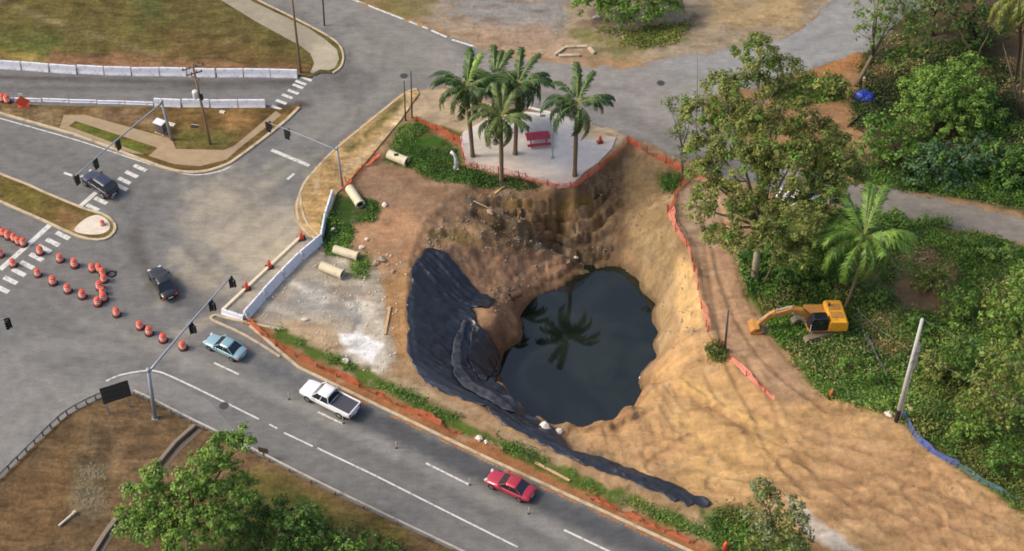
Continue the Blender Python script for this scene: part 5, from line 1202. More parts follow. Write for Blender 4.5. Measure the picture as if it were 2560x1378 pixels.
for a_, pl in [('stone_bed', [(196,1165),(258,1160),(262,1270),(190,1280)])]:
    g = random.Random(4); r = thing('stone_bed', 'bed of grey green stones set in the grass bank', 'stone bed', W(228, 1220)); cc = W(228,1220); P = [W(*q) for q in pl]; pr = None
    for k in range(64):
        u, v = g.random(), g.random(); p = P[0].lerp(P[1], u).lerp(P[3].lerp(P[2], u), v); bm = bmesh.new(); bmesh.ops.create_icosphere(bm, subdivisions=1, radius=1)
        s = g.uniform(.12, .30)
        if pr is None or k < 6:
            for vv in bm.verts: vv.co *= s * g.uniform(.8, 1.15); vv.co.z *= .6
            me = bpy.data.meshes.new('stone'); bm.to_mesh(me); pr = link('stone', me, mat('green_stone', lin((128,122,98), .62), .9, var=.3, scale=3), r); o = pr
        else: o = pr.copy(); COL.objects.link(o)
        bm.free(); o.location = p - cc + Vector((g.uniform(-.5,.5), g.uniform(-.5,.5), .03)); o.rotation_euler = (0,0,g.uniform(0,6))

# ================================================================== WIRES
def wire(a, b, sag, label):
    A, B_ = Vector(a), Vector(b); r = thing('power_line', label, 'cable', A, 0, 'cables between the poles'); n = 14
    MB().tube([A.lerp(B_, k / n) - A - Vector((0, 0, sag * 4 * (k / n) * (1 - k / n))) for k in range(n + 1)], .013, 5).build('cable', mat('cable', (.16,.16,.15), .6), r)
_b = G(2241,1052); _t = at_y(2306, 798, _b.y); _m = _b.lerp(_t, .7)
_w = G(527,365); _wt = at_y(481,160,_w.y); _v = G(752,186); _vt = at_y(722,-70,_v.y)
wire(_t, _t + Vector((40,-24,-1)), 1.2, 'thin cable from the concrete pole top out past the right edge')
wire(_m, _m + Vector((40,-26,-1)), 1.0, 'thin cable from the concrete pole brackets out past the right edge')
wire(_m, Vector((at_y(2140,770,_b.y+6))), .5, 'thin cable from the concrete pole brackets to the excavator side')
wire(_wt + Vector((.5,0,-.4)), _vt + Vector((0,0,-1.5)), 1.0, 'thin cable from the wooden transformer pole to the tall bare pole')
wire(_wt + Vector((-.5,0,-.4)), _wt + Vector((-45,6,-.5)), 1.2, 'thin cable from the transformer pole out past the left edge')

for px, py, lb in [(1652,208,'dark round manhole cover in the side road above the plaza'),(1010,190,'round manhole cover where the side streets meet'),(560,1015,'round manhole cover on the highway shoulder by the mast arm pole')]:
    r = thing('manhole_cover', lb, 'manhole cover', W(px, py)); MB().lathe([(.42,.004),(.42,.012),(.40,.014)], 20).build('cover_plate', mat('cast_iron', (.045,.043,.04), .6, var=.2), r); MB().lathe([(.50,.002),(.50,.008)], 20).build('cover_ring', mat('iron_ring', (.10,.095,.09), .7), r)
# ================================================================== PLANTS
def leaf_mat(name, transl=.28, rough=.55):
    m = bpy.data.materials.new(name); m.use_nodes = True; t = m.node_tree; b = t.nodes['Principled BSDF']; b.inputs['Roughness'].default_value = rough; b.inputs['Specular IOR Level'].default_value = .35
    at = N(t, 'ShaderNodeAttribute'); at.attribute_name = 'Col'; tc = N(t, 'ShaderNodeTexCoord'); no = N(t, 'ShaderNodeTexNoise'); no.inputs['Scale'].default_value = 1.2; no.inputs['Detail'].default_value = 3
    t.links.new(tc.outputs['Object'], no.inputs['Vector']); mr = N(t, 'ShaderNodeMapRange'); mr.inputs[1].default_value = .3; mr.inputs[2].default_value = .7; mr.inputs[3].default_value = .78; mr.inputs[4].default_value = 1.25; t.links.new(no.outputs[0], mr.inputs[0])
    mx = N(t, 'ShaderNodeMix', data_type='RGBA', blend_type='MULTIPLY'); mx.inputs[0].default_value = 1; t.links.new(at.outputs['Color'], mx.inputs[6]); t.links.new(mr.outputs[0], mx.inputs[7]); t.links.new(mx.outputs[2], b.inputs['Base Color'])
    tr = N(t, 'ShaderNodeBsdfTranslucent'); t.links.new(mx.outputs[2], tr.inputs[0]); ms = N(t, 'ShaderNodeMixShader'); ms.inputs[0].default_value = transl
    t.links.new(b.outputs[0], ms.inputs[1]); t.links.new(tr.outputs[0], ms.inputs[2]); t.links.new(ms.outputs[0], t.nodes['Material Output'].inputs[0]); return m
M_LEAF = leaf_mat('leaves'); M_FROND = leaf_mat('frond', .22, .4)
M_BARK = mat('bark', lin((150,128,100), .55), .95, var=.3, scale=5, bump=.02); M_DARKBARK = mat('dark_bark', lin((96,78,60), .5), .95, var=.3, scale=5)
M_PALEBARK = mat('pale_bark', lin((196,184,156), .65), .9, var=.25, scale=4)
PAL = {'deep': ((40,66,26),(64,96,34),(92,124,46)), 'olive': ((72,80,34),(104,112,50),(142,146,78)), 'bright': ((62,88,34),(94,124,48),(136,160,74)), 'mid': ((52,82,30),(84,114,42),(120,148,62)), 'dusty': ((66,80,48),(100,112,70),(142,148,104)), 'blue': ((40,66,40),(64,92,58),(94,118,84)), 'dark': ((40,50,26),(60,74,36),(88,100,52)), 'palmgrey': ((52,66,34),(80,94,50),(120,130,76)), 'dry': ((96,86,52),(136,122,76),(172,158,108)), 'grass': ((60,82,36),(86,112,50),(124,146,72)), 'frond': ((28,50,22),(46,72,32),(84,108,50))}
def leafquads(P, Nrm, S, C, asp=.55):
    n = len(P); g = RNG
    t = g.normal(size=(n, 3)); t -= (t * Nrm).sum(1, keepdims=True) * Nrm; t /= np.linalg.norm(t, axis=1, keepdims=True) + 1e-9; b = np.cross(Nrm, t)
    S = S[:, None]; V = np.stack([P - t * S, P + b * S * asp, P + t * S - Nrm * S * .25, P - b * S * asp], 1).reshape(-1, 3)
    return V, np.arange(n * 4).reshape(n, 4), np.repeat(C, 4, 0)
def palcol(pal, q):
    A, B, C = [lin(c, 1.25) for c in PAL[pal]]; q = q[:, None]
    return np.where(q < .5, A + (B - A) * q * 2, B + (C - B) * (q - .5) * 2)
def lobes_leaves(lobes, dens, size, pal, seed, pal2=None, mix=0.0, clump=.30):
    g = np.random.default_rng(seed); AP = []; AN = []; AS = []; AC = []
    for (cx, cy, cz, rx, ry, rz) in lobes:
        rm = (rx * ry * rz) ** (1/3); nc = max(6, int(4.2 * (rm / (clump * 2.2)) ** 1.9)) ; nl = max(10, int(dens * rm * rm / nc))
        d = g.normal(size=(nc, 3)); d /= np.linalg.norm(d, axis=1, keepdims=True); rr = g.uniform(.50, 1.04, (nc, 1)) ** .7; d[:, 2] = np.where(d[:, 2] < -.35, -d[:, 2] * .6, d[:, 2])
        cc = d * rr; br = g.random(nc); sg = g.uniform(.6, 1.25, nc) * clump
        for k in range(nc):
            off = g.normal(size=(nl, 3)); off /= (np.linalg.norm(off, axis=1, keepdims=True) + 1e-9); off *= g.random((nl, 1)) ** .45 * sg[k] * 2.0; off[:, 2] *= .62
            p = np.stack([cx + cc[k, 0] * rx + off[:, 0], cy + cc[k, 1] * ry + off[:, 1], cz + cc[k, 2] * rz + off[:, 2]], -1)
            nn = off / (np.linalg.norm(off, axis=1, keepdims=True) + 1e-9) * .8 + d[k] * .5 + np.array([0, 0, .55]) + g.normal(size=(nl, 3)) * .45; nn /= np.linalg.norm(nn, axis=1, keepdims=True)
            q = np.clip(.28 + .34 * br[k] + g.normal(size=nl) * .17 + .1, 0, 1); c = palcol(pal, q)
            if pal2 is not None and g.random() < mix: c = palcol(pal2, q)
            AP.append(p); AN.append(nn); AS.append(size * g.uniform(.6, 1.35, nl)); AC.append(c * g.uniform(.85, 1.15, (nl, 1)))
    return leafquads(np.concatenate(AP), np.concatenate(AN), np.concatenate(AS), np.concatenate(AC))
def crown_obj(name, VFC, parent, org):
    V, Fq, C = VFC; me = npmesh(name, V - np.array(org), Fq); setcol(me, np.clip(C, .004, .6)); return link(name, me, M_LEAF, parent)
def tree(base, lobes_px, label, pal, name='broadleaf_tree', cat='tree', grp=None, dens=55, size=.22, pal2=None, mix=.3, trunk=.22, bark=None, clump=.32, flat=.85, seed=None, top_px=None):
    """lobes_px: (px, py, radius in pixels, metres behind the trunk)"""
    B = G(*base); seed = seed or int(base[0] * 3 + base[1]); rr = random.Random(seed); bark = bark or M_BARK
    lob = []
    for px, py, rp, dy in lobes_px:
        c = at_y(px, py, B.y + dy); rm = rp / (F / math.hypot(c.x, c.y, HGT - c.z)); zc = max(c.z, Zt(c.x, c.y) + rm * .35); lob.append((c.x, c.y, zc, rm, rm, rm * flat))
    r = thing(name, label, cat, B, 0, grp)
    mb = MB(); top = max(lob, key=lambda q: q[2]); cen = Vector((sum(q[0] for q in lob) / len(lob), sum(q[1] for q in lob) / len(lob), sum(q[2] for q in lob) / len(lob)))
    fork = Vector((B.x * .6 + cen.x * .4, B.y * .6 + cen.y * .4, B.z + max(.3, (cen.z - B.z) * .5)))
    mb.tube([Vector((0,0,-.3)), (fork - B) * .5 + Vector((rr.uniform(-.15,.15), 0, 0)), fork - B], [trunk * 1.25, trunk, trunk * .8], 9)
    for q in lob:
        e = Vector(q[:3]); m_ = fork.lerp(e, .5) + Vector((rr.uniform(-.3,.3), rr.uniform(-.3,.3), .25)); mb.tube([fork - B, m_ - B, e - B], [trunk * .55, trunk * .38, trunk * .16], 6)
        for k in range(3):
            a = rr.uniform(0, 6.28); e2 = e + Vector((math.cos(a) * q[3] * .8, math.sin(a) * q[4] * .8, rr.uniform(.1,.7) * q[5])); mb.tube([m_.lerp(e, .6) - B, e2 - B], [trunk * .2, trunk * .06], 5)
    mb.build('trunk', bark, r, True)
    crown_obj('crown', lobes_leaves(lob, dens, size, pal, seed, pal2, mix, clump), r, B)
    return r
TG = 'trees round the site'
# big tree over the haul track
tree((1886,702), [(1890,140,62,7),(1955,170,48,7),(1800,215,52,6),(1880,235,72,5),(1960,260,70,5),(1740,290,48,5),(1830,320,80,4),(1930,345,88,3),(2040,345,75,4),(1760,380,58,3),(1860,430,88,1),(1980,440,88,1),(2080,430,68,2),(1810,500,62,-1),(1900,540,76,-2),(2000,540,76,-2),(2060,500,60,0),(1800,590,48,-3),(1920,610,56,-4),(1850,600,50,-4),(1990,640,56,-4),(2040,600,44,-3),(2090,370,56,3),(2120,430,46,3),(2060,470,60,0),(1990,390,60,1),(1760,440,48,1),(1740,520,40,-1)],
     'big olive green tree with pale trunk standing over the haul track', 'olive', grp=TG, dens=380, size=.15, pal2='mid', mix=.15, trunk=.34, bark=M_PALEBARK, clump=.31)
tree((1708,432), [(1690,270,32,2),(1720,320,36,1),(1690,340,32,0),(1730,250,26,2),(1672,262,26,2),(1700,390,26,-.5)], 'slender dusty tree at the netting left of the big tree', 'dusty', grp=TG, dens=80, size=.16, trunk=.12, clump=.28)
tree((2140,215), [(2190,20,62,2),(2240,60,60,2),(2170,90,40,0),(2280,110,50,2),(2200,-40,60,3),(2260,-20,60,3),(2300,60,46,2),(2250,150,46,1)], 'tall twin-trunked tree with thin foliage by the side road', 'mid', grp=TG, dens=80, size=.19, pal2='olive', trunk=.24, clump=.3)
tree((2110,240), [(2060,210,34,.5),(2100,230,38,0),(2010,225,30,.5)], 'low sparse tree between side road and blue tarpaulin', 'olive', grp=TG, dens=44, size=.2, trunk=.1)
tree((2330,330), [(2330,240,80,2),(2410,230,76,3),(2290,300,60,0),(2380,300,84,1),(2460,290,62,2),(2340,200,54,3),(2420,180,50,4)], 'bright leafed rounded tree among the dark wood', 'bright', grp=TG, dens=240, size=.165, pal2='mid', mix=.35, clump=.36)
tree((2260,400), [(2200,330,54,1),(2250,370,60,0),(2180,400,46,0),(2300,400,60,0)], 'mid green shrub tree left of the dark shrubs by the lower road', 'mid', grp=TG, dens=130, size=.20, pal2='deep', trunk=.14)
tree((2390,440), [(2340,400,60,0),(2400,420,66,0),(2450,390,60,1),(2370,450,44,-1),(2300,430,48,-.5)], 'dark glossy shrub tree along the lower road', 'blue', grp=TG, dens=130, size=.21, pal2='deep', trunk=.14)
tree((2520,450), [(2500,390,56,1),(2560,420,66,0),(2520,460,54,-.5),(2600,400,60,1)], 'deep green shrub tree at the right edge above the lower road', 'deep', grp=TG, dens=130, size=.20, pal2='mid', trunk=.14)
tree((2440,120), [(2420,20,60,1),(2470,60,56,0),(2440,100,40,-.5),(2400,70,40,0)], 'dark crowned tree in the upper right wood', 'dark', grp=TG, dens=110, size=.2, pal2='deep', bark=M_DARKBARK)
tree((2330,90), [(2330,20,50,1),(2360,-20,60,2),(2310,-30,50,2)], 'thin greyish tree at the top edge of the wood', 'dusty', grp=TG, dens=26, size=.2, bark=M_DARKBARK)
tree((2500,1080), [(2480,960,60,1),(2530,900,66,2),(2560,1000,70,0),(2500,1040,50,-.5),(2440,1010,44,0),(2600,930,60,1)], 'tall olive tree at the right edge beyond the concrete pole', 'olive', grp=TG, dens=120, size=.2, pal2='mid', trunk=.18, clump=.36)
tree((2540,850), [(2530,760,64,1),(2580,720,66,2),(2500,800,46,0),(2570,820,58,0)], 'bright yellow green tree at the right edge above the weeds', 'bright', grp=TG, dens=130, size=.21, pal2='olive', trunk=.18)
tree((2430,930), [(2390,850,46,1),(2440,880,52,0),(2400,920,40,-.5)], 'leafy green sapling amid the weeds right of the concrete pole', 'mid', grp=TG, dens=110, size=.18, pal2='deep', trunk=.1)
# bottom left
tree((470,1390), [(560,1120,50,3),(600,1100,36,3.5),(520,1160,52,2),(560,1190,56,2),(470,1210,50,1),(500,1260,66,0),(380,1190,38,1.5),(360,1240,52,.5),(420,1270,54,0),(330,1300,48,-.5),(390,1330,62,-1.5),(460,1330,62,-2),(540,1300,60,-1),(600,1230,46,1)],
     'bright green leafy tree in front of the guardrail', 'bright', grp=TG, dens=330, size=.16, pal2='mid', mix=.45, trunk=.26, clump=.31)
for b, lb, ls, p in [((640,1350),'dark green shrub right of the bright leafy tree',[(620,1290,56,0),(660,1320,60,0),(600,1340,60,-.5),(690,1270,40,.5)],'deep'),((770,1390),'dark green shrub at the bottom edge below the guardrail',[(740,1310,54,0),(790,1330,58,0),(720,1360,60,-.6),(820,1370,56,-.5),(770,1280,36,.6)],'deep'),
                     ((900,1420),'olive green shrub at the bottom edge, farthest right of the bank',[(880,1350,44,0),(930,1370,44,0),(980,1385,40,0),(860,1390,44,-.5)],'mid')]:
    tree(b, ls, lb, p, 'shrub', 'shrub', 'shrubs on the grass bank', 260, .155, 'dark', .35, .08)
tree((1935,1420), [(1900,1225,34,2),(1925,1255,38,1.5),(1900,1290,38,1),(1990,1260,26,1),(1985,1310,36,.5),(1920,1340,44,0),(1970,1360,44,-.5),(2010,1350,30,0),(1890,1345,32,0),(1950,1310,36,.5),(1910,1220,26,2),(1995,1290,30,.5)], 'small dusty tree on the verge at the bottom edge', 'dusty', grp=TG, dens=260, size=.145, pal2='olive', mix=.5, trunk=.13, clump=.25)
# top bush
tree((1560,62), [(1480,10,46,1),(1540,30,54,0),(1600,10,60,1),(1660,20,46,1),(1560,-30,60,2),(1640,-30,60,2),(1470,-30,50,2)], 'leafy green bush clump at the top edge in the dirt lot', 'mid', 'bush', 'bush', None, 170, .19, 'bright', .4, .1)
tree((1980,245), [(1960,190,22,0),(2000,175,20,.5)], 'small reddish olive bush beside the side road', 'olive', 'bush', 'bush', None, 50, .2, None, 0, .06) if False else None

# bare dead tree branches in the dark wood
def deadtree(base, tips, label):
    B = G(*base); r = thing('dead_tree', label, 'tree', B, 0, 'bare trees in the dark wood'); mb = MB(); fk = None
    for k, (t, dy) in enumerate(tips):
        T = at_y(*t, B.y + dy); m_ = B.lerp(T, .55) + Vector((random.uniform(-.4,.4), 0, .3)); mb.tube([Vector((0,0,-.2)), m_ - B, T - B], [.16,.10,.03], 6)
        for s in range(4):
            u = random.uniform(.5,.95); p = B.lerp(T, u); mb.tube([p - B, p - B + Vector((random.uniform(-1.2,1.2), random.uniform(-.6,.6), random.uniform(.2,1.2)))], [.04,.012], 5)
    mb.build('trunk', M_BARK, r, True); return r
tree((2010,700), [(2020,640,52,0),(2070,650,46,0),(1980,680,44,-.5),(2050,690,46,-.6),(2090,610,40,.5),(2100,560,40,1)], 'mid green shrub tree under the right side of the big tree', 'mid', grp=TG, dens=240, size=.16, pal2='deep', trunk=.1)
tree((2280,560), [(2230,560,26,.5),(2270,570,30,0),(2310,580,26,0),(2350,590,24,0)], 'low dark green shrub along the lower road above the bare soil', 'mid', 'shrub', 'shrub', 'shrubs by the lower road', dens=220, size=.15, pal2='deep', trunk=.06)
tree((2470,640), [(2420,620,28,0),(2470,630,32,0),(2520,650,30,0)], 'low green shrub along the lower road near the right edge', 'grass', 'shrub', 'shrub', 'shrubs by the lower road', dens=220, size=.15, pal2='mid', trunk=.06)
for bx, lb, ls, p_ in [((2120,700),'green shrub left of the bare soil under the coconut palm',[(2080,690,28,0),(2110,710,26,-.3),(2060,720,24,-.3)],'mid'),
    ((2210,760),'rounded green shrub on the bare soil right of the coconut trunk',[(2200,740,26,0),(2225,755,22,-.2),(2190,765,22,-.3)],'grass'),
    ((2330,720),'olive shrub at the right side of the bare soil',[(2320,690,34,.4),(2350,710,34,0),(2300,720,26,-.2),(2360,670,28,.6)],'olive'),
    ((2300,830),'dark shrub between bare soil and tall weeds',[(2290,800,32,0),(2320,810,32,0),(2270,830,24,-.2)],'deep'),
    ((2400,800),'tall green shrub in the weeds below the lower road',[(2390,740,34,.6),(2410,770,36,0),(2380,790,30,-.3),(2430,750,28,.4)],'mid'),
    ((2350,960),'bushy olive shrub right of the concrete pole top',[(2340,900,34,.5),(2370,920,36,0),(2330,940,28,-.2),(2360,960,28,-.4)],'olive'),
    ((2420,1100),'yellowish leafy shrub above the blue silt fence',[(2410,1050,34,.4),(2440,1070,34,0),(2390,1080,26,-.2)],'bright'),
    ((2520,1190),'dark shrub at the right edge above the greenish silt fence',[(2500,1140,36,.4),(2540,1150,36,0),(2480,1170,28,-.2)],'deep'),
    ((2130,930),'low shrub in the weeds below the excavator',[(2120,910,24,0),(2150,920,22,0)],'mid'),
    ((2200,960),'low dark shrub beside the grey silt fence',[(2190,940,24,0),(2215,950,22,0)],'deep')]:
    tree(bx, ls, lb, p_, 'shrub', 'shrub', 'shrubs among the weeds', 230, .15, 'mid', .25, .07, clump=.27)
deadtree((2555,300), [((2510,120),1),((2560,90),0),((2590,180),0)], 'bare grey branched tree at the upper right edge')
deadtree((2440,170), [((2400,80),1),((2470,90),0)], 'bare slanting tree under the dark crown')
deadtree((1905,715), [((1862,660),0),((1930,655),0),((1880,690),1)], 'bare pale stump branches beside the big tree trunk')

# ------------------------------------------------------------------ palms
def frond_mesh(L=3.9, droop=1.0, leaf=.75, n=46, pal='frond', seed=0, width=1.0, tone=1.0):
    g = np.random.default_rng(seed); V = []; Fq = []; C = []
    def rp(t): return np.array([L * (t - .34 * droop * t ** 2.6), .12 * L * t * t * (seed % 3 - 1), L * (.50 * t - .78 * droop * t ** 2.1)])
    k = 0
    ts = np.linspace(0, 1, 12)
    for a, b in zip(ts[:-1], ts[1:]):
        p, q = rp(a), rp(b); w0, w1 = .055 * (1 - .8 * a), .055 * (1 - .8 * b)
        V += [p + [0,w0,0], p - [0,w0,0], q - [0,w1,0], q + [0,w1,0]]; Fq.append((k,k+1,k+2,k+3)); k += 4; C += [palcol('olive', np.array([.8]))[0]] * 4
    for i in range(n):
        t = .12 + .88 * (i + .5) / n; p = rp(t); d = rp(min(1, t + .03)) - rp(t - .03); d /= np.linalg.norm(d)
        ll = leaf * math.sin(math.pi * (.16 + .72 * t)) ** .6 * g.uniform(.7, 1.15)
        for s in (-1, 1):
            dirv = d * g.uniform(.35, .95) + np.array([0, s * width * g.uniform(.6, 1.1), -.25 - .55 * droop * g.random()]); dirv /= np.linalg.norm(dirv)
            tip = p + dirv * ll + np.array([0, 0, -.30 * ll * droop]); mid = p + dirv * ll * .5 + np.array([0,0,.03]); wv = d * .06
            V += [p - wv * .6, p + wv * .6, mid + wv * 1.2, tip, mid - wv * 1.2]; Fq.append((k,k+1,k+2,k+4)); Fq.append((k+4,k+2,k+3)); c = palcol(pal, np.array([np.clip(.5 + .25 * g.normal(), 0, 1)]))[0] * tone; C += [c] * 5; k += 5
    me = bpy.data.meshes.new('frond'); me.from_pydata([tuple(v) for v in V], [], Fq); me.update(); setcol(me, np.array(C)); me.materials.append(M_FROND); return me
FR = {}
def palm(base, crown, label, n=18, L=3.9, pal='frond', trunk=.22, bark=None, shaft=True, grp='royal palms on the plaza', coco=False, seed=1, bright=(), leaf=.8, droop=1.0):
    B = G(*base); T = at_y(*crown, B.y); r = thing('palm_tree', label, 'palm tree', B, 0, grp); g = random.Random(seed); d = T - B; bark = bark or M_BARK
    hs = [0,.04,.15,.4,.6,.8,.9]; P_ = [d * h * 1.0 for h in hs]; rs = [trunk * 1.5, trunk * 1.2, trunk, trunk * 1.12, trunk * 1.05, trunk * .85, trunk * .75]
    if coco: P_ = [d * h + Vector((.35 * math.sin(h * 3), 0, 0)) * (1 if h < .9 else .6) for h in hs]; rs = [trunk * 1.6, trunk * 1.1, trunk, trunk * .95, trunk * .9, trunk * .85, trunk * .8]
    P_[0] = Vector((0,0,-.2)); MB().tube(P_, rs, 10).build('trunk', bark, r, True)
    if shaft: MB().tube([d * .88, d * .93, d * 1.0], [trunk * .85, trunk * .9, trunk * .4], 10).build('crown_shaft', mat('crownshaft', lin((112,134,66), .7), .5, var=.1), r, True)
    for k in range(n):
        v = k % 4; key = (L, v, pal, k in bright)
        if key not in FR: FR[key] = frond_mesh(L, [1.05,.75,1.25,.5][v] * droop, leaf, 46, 'bright' if k in bright else pal, 10 + v, 1.0, 1.2 if k in bright else 1.0)
        o = bpy.data.objects.new('frond', FR[key]); COL.objects.link(o); o.parent = r
        az = k * 2.399 + g.uniform(-.25,.25); el = [-.25, .15, -.6, .48][v] + g.uniform(-.15,.15)
        o.location = d * (.985 if shaft else .97); o.rotation_euler = (0, -el, az); s = g.uniform(.9, 1.08); o.scale = (s, s, s)
    if coco:
        for k in range(5): a = k * 1.25; MB().lathe([(.02,-.14),(.12,-.06),(.13,.04),(.05,.14)], 8, (d.x * .97 + .28 * math.cos(a), d.y * .97 + .28 * math.sin(a), d.z * .97 - .2)).build('coconut', mat('green_coconut', lin((130,130,50), .6), .5), r, True)
    else: MB().tube([d * .87, d * .86 + Vector((.3,-.4,.1)), d * .84 + Vector((.5,-.7,-.3))], [.05,.12,.03], 6).build('fruit_stalk', mat('palm_fruit', lin((168,150,90), .6), .8), r, True)
    return r
palm((1437,440), (1442,258), 'royal palm standing alone at the right of the plaza', 20, 5.0, seed=2)
palm((1254,452), (1252,292), 'royal palm in front of the plaza netting, nearest the hole', 21, 4.4, 'palmgrey', seed=3)
palm((1288,386), (1294,208), 'royal palm with dense dark crown in the middle of the plaza', 27, 5.0, seed=4)
palm((1182,392), (1166,215), 'royal palm at the left end of the plaza, farthest left', 25, 5.0, seed=5, bright=(3,))
palm((1232,330), (1236,196), 'royal palm behind the others with its trunk hidden', 22, 4.5, seed=8)
palm((2112,772), (2160,588), 'coconut palm with one yellow frond beside the excavator', 28, 6.4, 'mid', .17, None, False, 'coconut palms', True, 6, (9, 13), 1.0)
palm((2540,190), (2545,-10), 'coconut palm hanging its fronds at the upper right corner', 20, 5.8, 'olive', .2, M_DARKBARK, False, 'coconut palms', True, 7, (), 1.0, 1.2)

# ------------------------------------------------------------------ weeds and ground cover
def weeds(name, poly, n, pal, size, h, seed, pal2=None, leaves=16, gate=-.25, spread=.35, kind='stuff', avoid=None):
    g = np.random.default_rng(seed); P = np.array([(p.x, p.y) for p in [G(*q) for q in poly]])
    X = g.uniform(P[:,0].min(), P[:,0].max(), n * 6); Y = g.uniform(P[:,1].min(), P[:,1].max(), n * 6); d = sdist(X, Y, P) + .8 * fbm(X * .4, Y * .4, seed, 4); cl = fbm(X * .22, Y * .22, seed + 3, 4)
    ok = (d < 0) & (cl > gate) & (sdist(X, Y, [(p.x, p.y) for p in road_w]) > .25); 
    if avoid:
        for av in avoid:
            da = sdist(X, Y, [(p.x, p.y) for p in [G(*q) for q in av]]) + 1.6 * fbm(X * .35, Y * .5, seed + 11, 4); ok &= (da > 0) | (g.random(len(X)) < .42)
    X = X[ok][:n]; Y = Y[ok][:n]; cl = cl[ok][:n]; Z = Zn(X, Y)
    m = len(X)
    if not m: return
    hh = h * g.uniform(.5, 1.2, m) * (1 + .6 * np.clip(cl, -.6, .8)); br = np.clip(.42 + .9 * fbm(X * .5, Y * .5, seed + 5, 3) + .14 * g.normal(size=m), 0, 1)
    off = g.normal(size=(m, leaves, 3)) * np.array([spread, spread, 0]); hz = g.random((m, leaves)) ** .8
    Pp = np.stack([X[:,None] + off[...,0] * (.5 + hz), Y[:,None] + off[...,1] * (.5 + hz), Z[:,None] + hz * hh[:,None] + .03], -1).reshape(-1, 3)
    nn = g.normal(size=(m * leaves, 3)) * .7 + np.array([0, -.25, .75]); nn /= np.linalg.norm(nn, axis=1, keepdims=True)
    q = np.clip(np.repeat(br, leaves) + .17 * g.normal(size=m * leaves) , 0, 1); C = palcol(pal, q) * 1.12
    if pal2: mk = np.repeat(fbm(X * .3, Y * .3, seed + 9, 3) > .12, leaves)[:, None]; C = np.where(mk, palcol(pal2, q), C)
    V, Fq, CC = leafquads(Pp, nn, size * g.uniform(.6, 1.4, m * leaves), C, .42)
    me = npmesh(name, V, Fq); setcol(me, np.clip(CC, .004, .6)); tag(link(name, me, M_LEAF), kind='stuff')
GR = 'grass'
weeds('weeds', [(1860,690),(2040,560),(2110,520),(2330,570),(2560,620),(2700,660),(2700,1340),(2560,1280),(2400,1160),(2300,1100),(2250,1030),(2210,1030),(2070,985),(1960,870),(1900,770)], 7500, 'mid', .15, .5, 101, 'grass', 14, -.05, avoid=[[(2160,600),(2300,600),(2420,640),(2400,720),(2330,800),(2250,900),(2190,880),(2140,780)],[(2200,900),(2330,800),(2270,960),(2235,1040)],[(2130,560),(2200,640),(2180,740),(2120,740)]])
weeds('weeds', [(2240,900),(2330,820),(2450,760),(2700,700),(2700,1330),(2560,1275),(2400,1155),(2290,1085),(2250,1020)], 6000, 'grass', .16, .8, 102, 'olive', 16, -.5, avoid=[[(2160,600),(2300,600),(2420,640),(2400,720),(2330,800),(2250,900),(2190,880),(2140,780)],[(2200,900),(2330,800),(2270,960),(2235,1040)],[(2130,560),(2200,640),(2180,740),(2120,740)]])
weeds('weeds', [(1970,860),(2060,840),(2180,870),(2230,1000),(2210,1030),(2070,985)], 2300, 'grass', .15, .45, 112, 'mid', 14, -.6)
weeds('weeds', [(1850,640),(1950,600),(2100,600),(2130,760),(1990,760),(1860,740)], 900, 'deep', .20, .8, 113, 'olive', 14, -.6)
weeds('undergrowth', [(2160,140),(2700,60),(2700,500),(2560,480),(2200,430),(2130,300)], 2800, 'dark', .16, .6, 103, 'deep', 14, .0)
weeds('undergrowth', [(2130,420),(2300,420),(2700,470),(2700,560),(2560,520),(2330,475),(2130,450)], 2200, 'mid', .15, .5, 104, 'grass', 14, -.5)
weeds('undergrowth', [(1650,320),(1740,250),(1900,240),(2100,160),(2120,430),(1950,395),(1800,340)], 900, 'olive', .18, .4, 105, 'mid', 12, -.05)
weeds('weeds', [(830,490),(905,500),(962,520),(935,550),(880,560),(858,640),(815,640),(808,590)], 420, 'mid', .13, .30, 106, 'deep', 12, -.25, .3)
weeds('tall_grass', [(1000,320),(1060,310),(1140,370),(1150,410),(1060,420),(965,402)], 800, 'mid', .11, .2, 107, 'grass', 10, -.35, .3)
weeds('tall_grass', [(1040,422),(1150,420),(1290,452),(1350,466),(1200,466),(1060,445)], 380, 'deep', .12, .25, 114, 'dark', 12, -.3, .3)
weeds('tall_grass', [(690,822),(860,900),(960,952),(1150,1045),(1400,1165),(1730,1305),(1850,1350),(1850,1385),(1730,1335),(1400,1195),(1150,1075),(860,920)], 1500, 'grass', .13, .28, 108, 'olive', 12, -.1, .3)
weeds('weeds', [(1760,1290),(1860,1270),(2000,1350),(2040,1440),(1850,1420)], 320, 'mid', .16, .35, 109, 'olive', 12, -.2)
weeds('weeds', [(600,1180),(760,1250),(1000,1378),(1100,1450),(500,1450),(560,1300)], 2300, 'mid', .15, .5, 110, 'grass', 14, -.4)
weeds('tall_grass', [(650,1150),(850,1250),(1100,1378),(1000,1378),(760,1260)], 700, 'olive', .13, .25, 115, 'grass', 12, -.3)
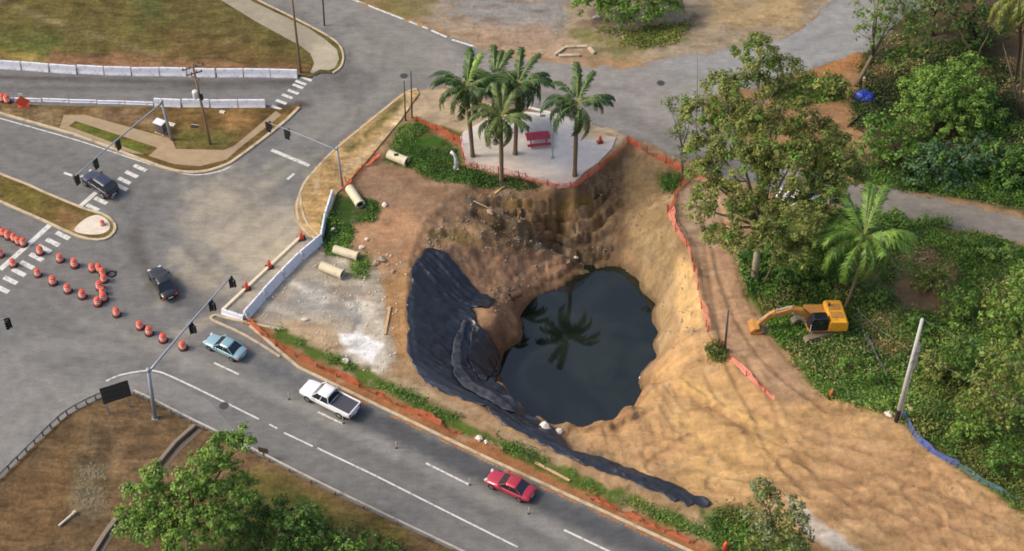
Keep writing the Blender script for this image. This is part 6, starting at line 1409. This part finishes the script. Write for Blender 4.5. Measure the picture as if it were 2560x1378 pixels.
weeds('weeds', [(1420,60),(1560,80),(1720,60),(1690,100),(1560,130),(1470,110)], 420, 'olive', .15, .25, 111, 'mid', 12, -.2)
weeds('weeds', [(1770,870),(1800,860),(1812,900),(1780,905)], 90, 'grass', .16, .5, 116, 'olive', 14, -.9)
weeds('weeds', [(1655,440),(1705,440),(1690,490),(1650,470)], 70, 'mid', .14, .35, 117, 'olive', 12, -.9)
weeds('weeds', [(890,640),(915,640),(920,690),(880,690)], 60, 'mid', .12, .25, 118, None, 10, -.9)
weeds('field_grass', [(-100,40),(420,-30),(640,20),(760,120),(740,170),(400,150),(100,140),(-100,130)], 1600, 'olive', .10, .16, 119, 'grass', 8, .1, .4)
weeds('field_grass', [(0,455),(180,530),(120,545),(0,492)], 160, 'olive', .10, .15, 120, 'grass', 8, -.2, .4)
weeds('field_grass', [(-40,1200),(240,1020),(470,1070),(560,1130),(420,1300),(200,1400),(-40,1400)], 700, 'olive', .10, .15, 121, 'dusty', 8, .15, .4)

weeds('dry_stalks', [(1900,760),(2060,600),(2330,590),(2560,650),(2700,700),(2700,1340),(2560,1275),(2300,1100),(2210,1030),(2070,985),(1960,870)], 1500, 'dry', .13, .8, 130, 'grass', 10, .05, .3)
weeds('dry_stalks', [(2190,60),(2700,0),(2700,420),(2300,330),(2160,260)], 900, 'dry', .13, .6, 131, 'dark', 10, .0, .4)
weeds('weeds', [(2260,1010),(2330,960),(2560,980),(2700,1200),(2700,1330),(2560,1270),(2400,1150),(2290,1080)], 2200, 'bright', .14, .6, 132, 'grass', 12, -.1, .3)
weeds('weeds', [(2140,600),(2330,600),(2420,660),(2400,740),(2330,800),(2240,910),(2180,880)], 500, 'dry', .13, .35, 133, 'grass', 10, .05, .35)

weeds('weeds', [(1900,800),(1960,770),(2030,800),(2010,830),(1960,860),(1930,840)], 150, 'mid', .14, .6, 140, 'grass', 12, -.6, .3)
weeds('weeds', [(1990,862),(2100,828),(2150,800),(2160,850),(2060,885)], 220, 'grass', .14, .7, 141, 'mid', 12, -.6, .3)
